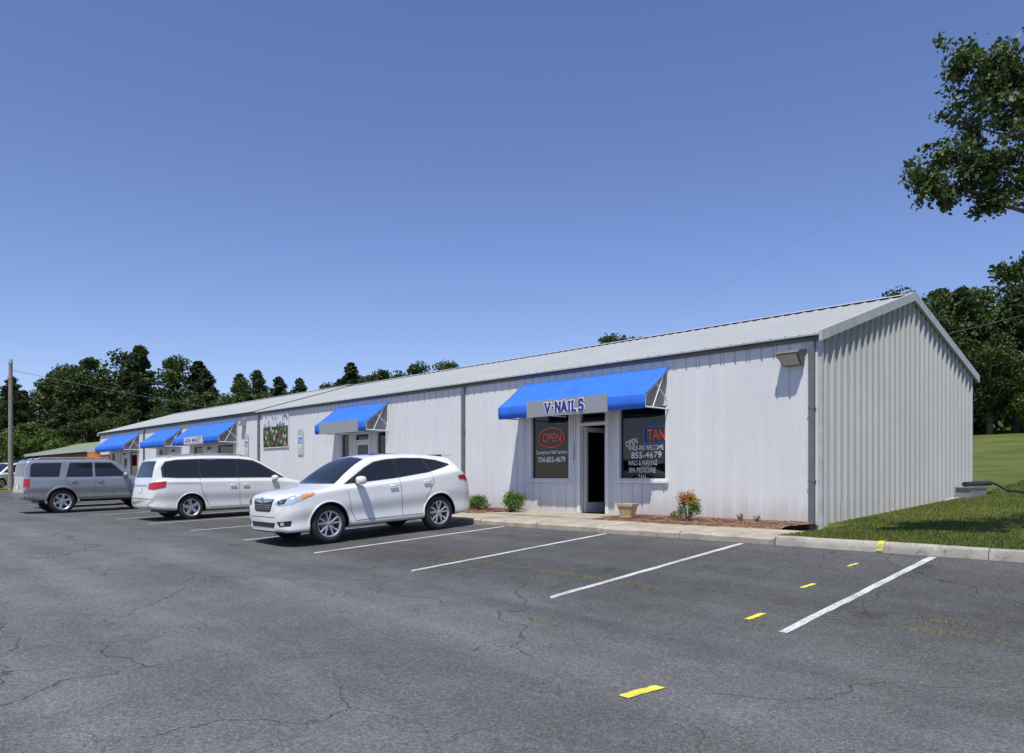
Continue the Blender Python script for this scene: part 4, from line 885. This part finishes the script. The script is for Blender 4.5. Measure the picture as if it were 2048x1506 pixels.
t=thing('planter','square tan stone planter standing by the shop wall','planter',(-10.47,13.3,.185))
mb=MB()
def ringsq(a,z): return [(-a,-a,z),(a,-a,z),(a,a,z),(-a,a,z)]
lv=[(.13,0),(.14,.03),(.12,.05),(.165,.26),(.185,.265),(.19,.32),(.16,.32),(.15,.27)]
mb.add([p for a,z in lv for p in ringsq(a,z)],[(i*4+j,i*4+(j+1)%4,(i+1)*4+(j+1)%4,(i+1)*4+j) for i in range(len(lv)-1) for j in range(4)]+[(0,3,2,1),(28,29,30,31)])
link('pot',mb.mesh('pot',M['pot']),t,False); t.rotation_euler=(0,0,.25)
W=[]
def tuft(x,y,s,n=10):
    z=lot(x,y)
    for _ in range(n):
        a=R.uniform(0,6.28); px=x+R.gauss(0,s); py=y+R.gauss(0,s*.5); h=R.uniform(.006,.03); l=R.uniform(.008,.03); w=.003
        W.append([(px-w,py,z),(px+w,py,z),(px+w+math.cos(a)*l,py+math.sin(a)*l,z+h),(px+math.cos(a)*l,py+math.sin(a)*l,z+h)])
for i in range(380):
    x=-1.5-R.random()*24; k=math.sin(x*1.7)+math.sin(x*.63+1)
    if k>.0: tuft(x,7.98+R.gauss(0,.03),.06,9)
for i in range(60):
    x=-14-R.random()*14; tuft(x,9.3+.25*math.sin(x)+R.gauss(0,.04),.08,10)
for cx_,cy_,nn in ((-5.7,5.8,8),(-2.5,8.3,9),(-4.0,7.3,4),(-8.7,4.9,5)):
    for i in range(nn): tuft(cx_+R.gauss(0,.15),cy_+R.gauss(0,.03),.03,14)
for i in range(90): tuft(-6-R.random()*26,11.40,.05,6)
o=link('crack_weeds',quads_mesh('crack_weeds',np.array(W),M['weed'])); o['kind']='stuff'
n=90000; rng=np.random.default_rng(3)
x=-6.5+rng.random(n)**1.3*12; y=11.66+rng.random(n)**1.4*20
keep=~((x<-6.45)&(y>14.2)); x,y=x[keep],y[keep]; n=len(x); z=np.array([ground(a,b) for a,b in zip(x,y)])-.01
a=rng.random(n)*6.28; h=.025+.04*rng.random(n); w=.006+.006*rng.random(n); l=.03*rng.random(n)
c,s=np.cos(a),np.sin(a); b=rng.random(n)*6.28; P0=np.stack([x-c*w,y-s*w,z],1); P1=np.stack([x+c*w,y+s*w,z],1); dx=np.stack([np.cos(b)*l,np.sin(b)*l,h],1)
o=link('grass',quads_mesh('grass',np.stack([P0,P1,P1+dx-np.stack([c*w,s*w,0*w],1)*.8,P0+dx+np.stack([c*w,s*w,0*w],1)*.8],1),M['blade'])); o['kind']='stuff'
# ------------------------------------------------------------------ distance
t=thing('utility_pole','weathered wooden utility pole with a small lamp at the lot edge','utility pole',(-68.3,11.9,.1))
mb=MB(); mb.tube((0,0,-.3),(0,0,9.6),.19,.13,12); link('post',mb.mesh('post',M['wood'],True,50),t,False)
mb=MB(); mb.tube((0,0,9.6),(0,0,9.9),.16,.10,10); mb.tube((.0,0,9.3),(.5,-.1,9.55),.03); link('lamp',mb.mesh('lamp',M['metal'],True,50),t,False)
def wire(name,label,p,q,sag,r,mat):
    t=thing(name,label,'wire',p); mb=MB(); p=V(p); q=V(q); pr=p
    for i in range(1,25):
        k=i/24; c=p.lerp(q,k)-V((0,0,sag*4*k*(1-k))); mb.tube(pr,c,r,n=4,caps=False); pr=c
    link('cable',mb.mesh('cable',mat),t)
wire('power_line','thin power line from the utility pole toward the wood',(-68.3,11.9,9.2),(-95,62,8.5),.8,.015,M['cable'])
wire('power_line','service cable leaving the rear of the building',(-8.5,23.4,4.9),(9.5,38.5,11.5),.3,.015,M['black'])
wire('power_line','thin overhead cable above the building',(-40,58,16),(12,24,19.0),.8,.004,M['cable'])
hb=thing('neighbouring_building','low brick building with pale green pitched roof beyond the lot','building',(-80,20,.4))
mb=MB(); mb.box(-94,-68.5,18.5,26,.2,3.35); link('wall',mb.mesh('wall',M['brick']),hb)
mb=MB(); mb.add([(-95,17.8,3.45),(-67.6,17.8,3.45),(-67.6,22.2,4.6),(-95,22.2,4.6),(-67.6,26.6,3.45),(-95,26.6,3.45)],[(0,1,2,3),(3,2,4,5)]); link('roof',mb.mesh('roof',M['groof']),hb)
mb=MB(); mb.box(-95,-67.6,17.76,17.79,3.2,3.46); link('fascia',mb.mesh('fascia',M['rake']),hb)
mb=MB(); mb.add([(-68.45,18.5,3.36),(-68.45,26,3.36),(-68.45,22.2,4.5)],[(0,1,2)]); link('gable_end',mb.mesh('gable_end',M['rake']),hb)
for i in range(7):
    mb=MB(); xx=-92.5+i*3.3; mb.box(xx,xx+1.4,18.42,18.49,1.1,2.6,0); mb.box(xx+.1,xx+1.3,18.40,18.419,1.2,2.5,1); link('window',mb.mesh('window',[M['white'],M['cglass']]),hb)
t=thing('orange_container','orange steel container standing beyond the shop building','container',(-66,17,.3))
mb=MB(); mb.box(-67.2,-64.8,16.9,17.7,.6,3.0); mb.box(-67.25,-64.75,16.85,17.75,3.0,3.06,1)
for i in range(8): mb.box(-67.1+i*.29,-67.0+i*.29,16.84,16.899,.7,2.9)
link('shell',mb.mesh('shell',[M['orange'],M['white']]),t)
mb=MB(); mb.box(-67.0,-65.0,16.95,17.6,.1,.6); link('base',mb.mesh('base',M['trim_shade']),t)
# ------------------------------------------------------------------ light, sky, camera
az=math.radians(31); el=math.radians(64)
sd=V((math.sin(az)*math.cos(el),-math.cos(az)*math.cos(el),math.sin(el)))
sun=bpy.data.lights.new('sun','SUN'); sun.energy=5.0; sun.angle=math.radians(.53); sun.color=(1,.965,.90); so=bpy.data.objects.new('sun',sun); COL.objects.link(so)
so.rotation_euler=sd.to_track_quat('Z','Y').to_euler()
w=bpy.data.worlds.new('World'); scene.world=w; w.use_nodes=True; nt_=w.node_tree; nt_.nodes.clear()
sk=nt_.nodes.new('ShaderNodeTexSky'); sk.sky_type='NISHITA'; sk.sun_disc=False; sk.sun_elevation=el; sk.sun_rotation=math.atan2(sd.x,sd.y); sk.air_density=1.0; sk.dust_density=.2; sk.ozone_density=2.0; sk.altitude=200
mxn=nt_.nodes.new('ShaderNodeMix'); mxn.data_type='RGBA'; mxn.blend_type='MULTIPLY'; mxn.inputs[0].default_value=1; mxn.inputs[7].default_value=(1.0,1.0,1.28,1)
bg=nt_.nodes.new('ShaderNodeBackground'); bg.inputs[1].default_value=.112; ou=nt_.nodes.new('ShaderNodeOutputWorld')
nt_.links.new(sk.outputs[0],mxn.inputs[6]); nt_.links.new(mxn.outputs[2],bg.inputs[0]); nt_.links.new(bg.outputs[0],ou.inputs[0])
cd=bpy.data.cameras.new('camera'); cam=bpy.data.objects.new('camera',cd); COL.objects.link(cam); cam.location=(0,0,1.10); cam.rotation_euler=(math.pi/2,0,math.atan2(.729,.684))
cd.sensor_width=36; cd.lens=1527/2048*36; cd.shift_y=200/2048; cd.clip_start=.05; cd.clip_end=3000
scene.camera=cam
scene.view_settings.view_transform='Standard'; scene.view_settings.look='None'; scene.view_settings.exposure=0
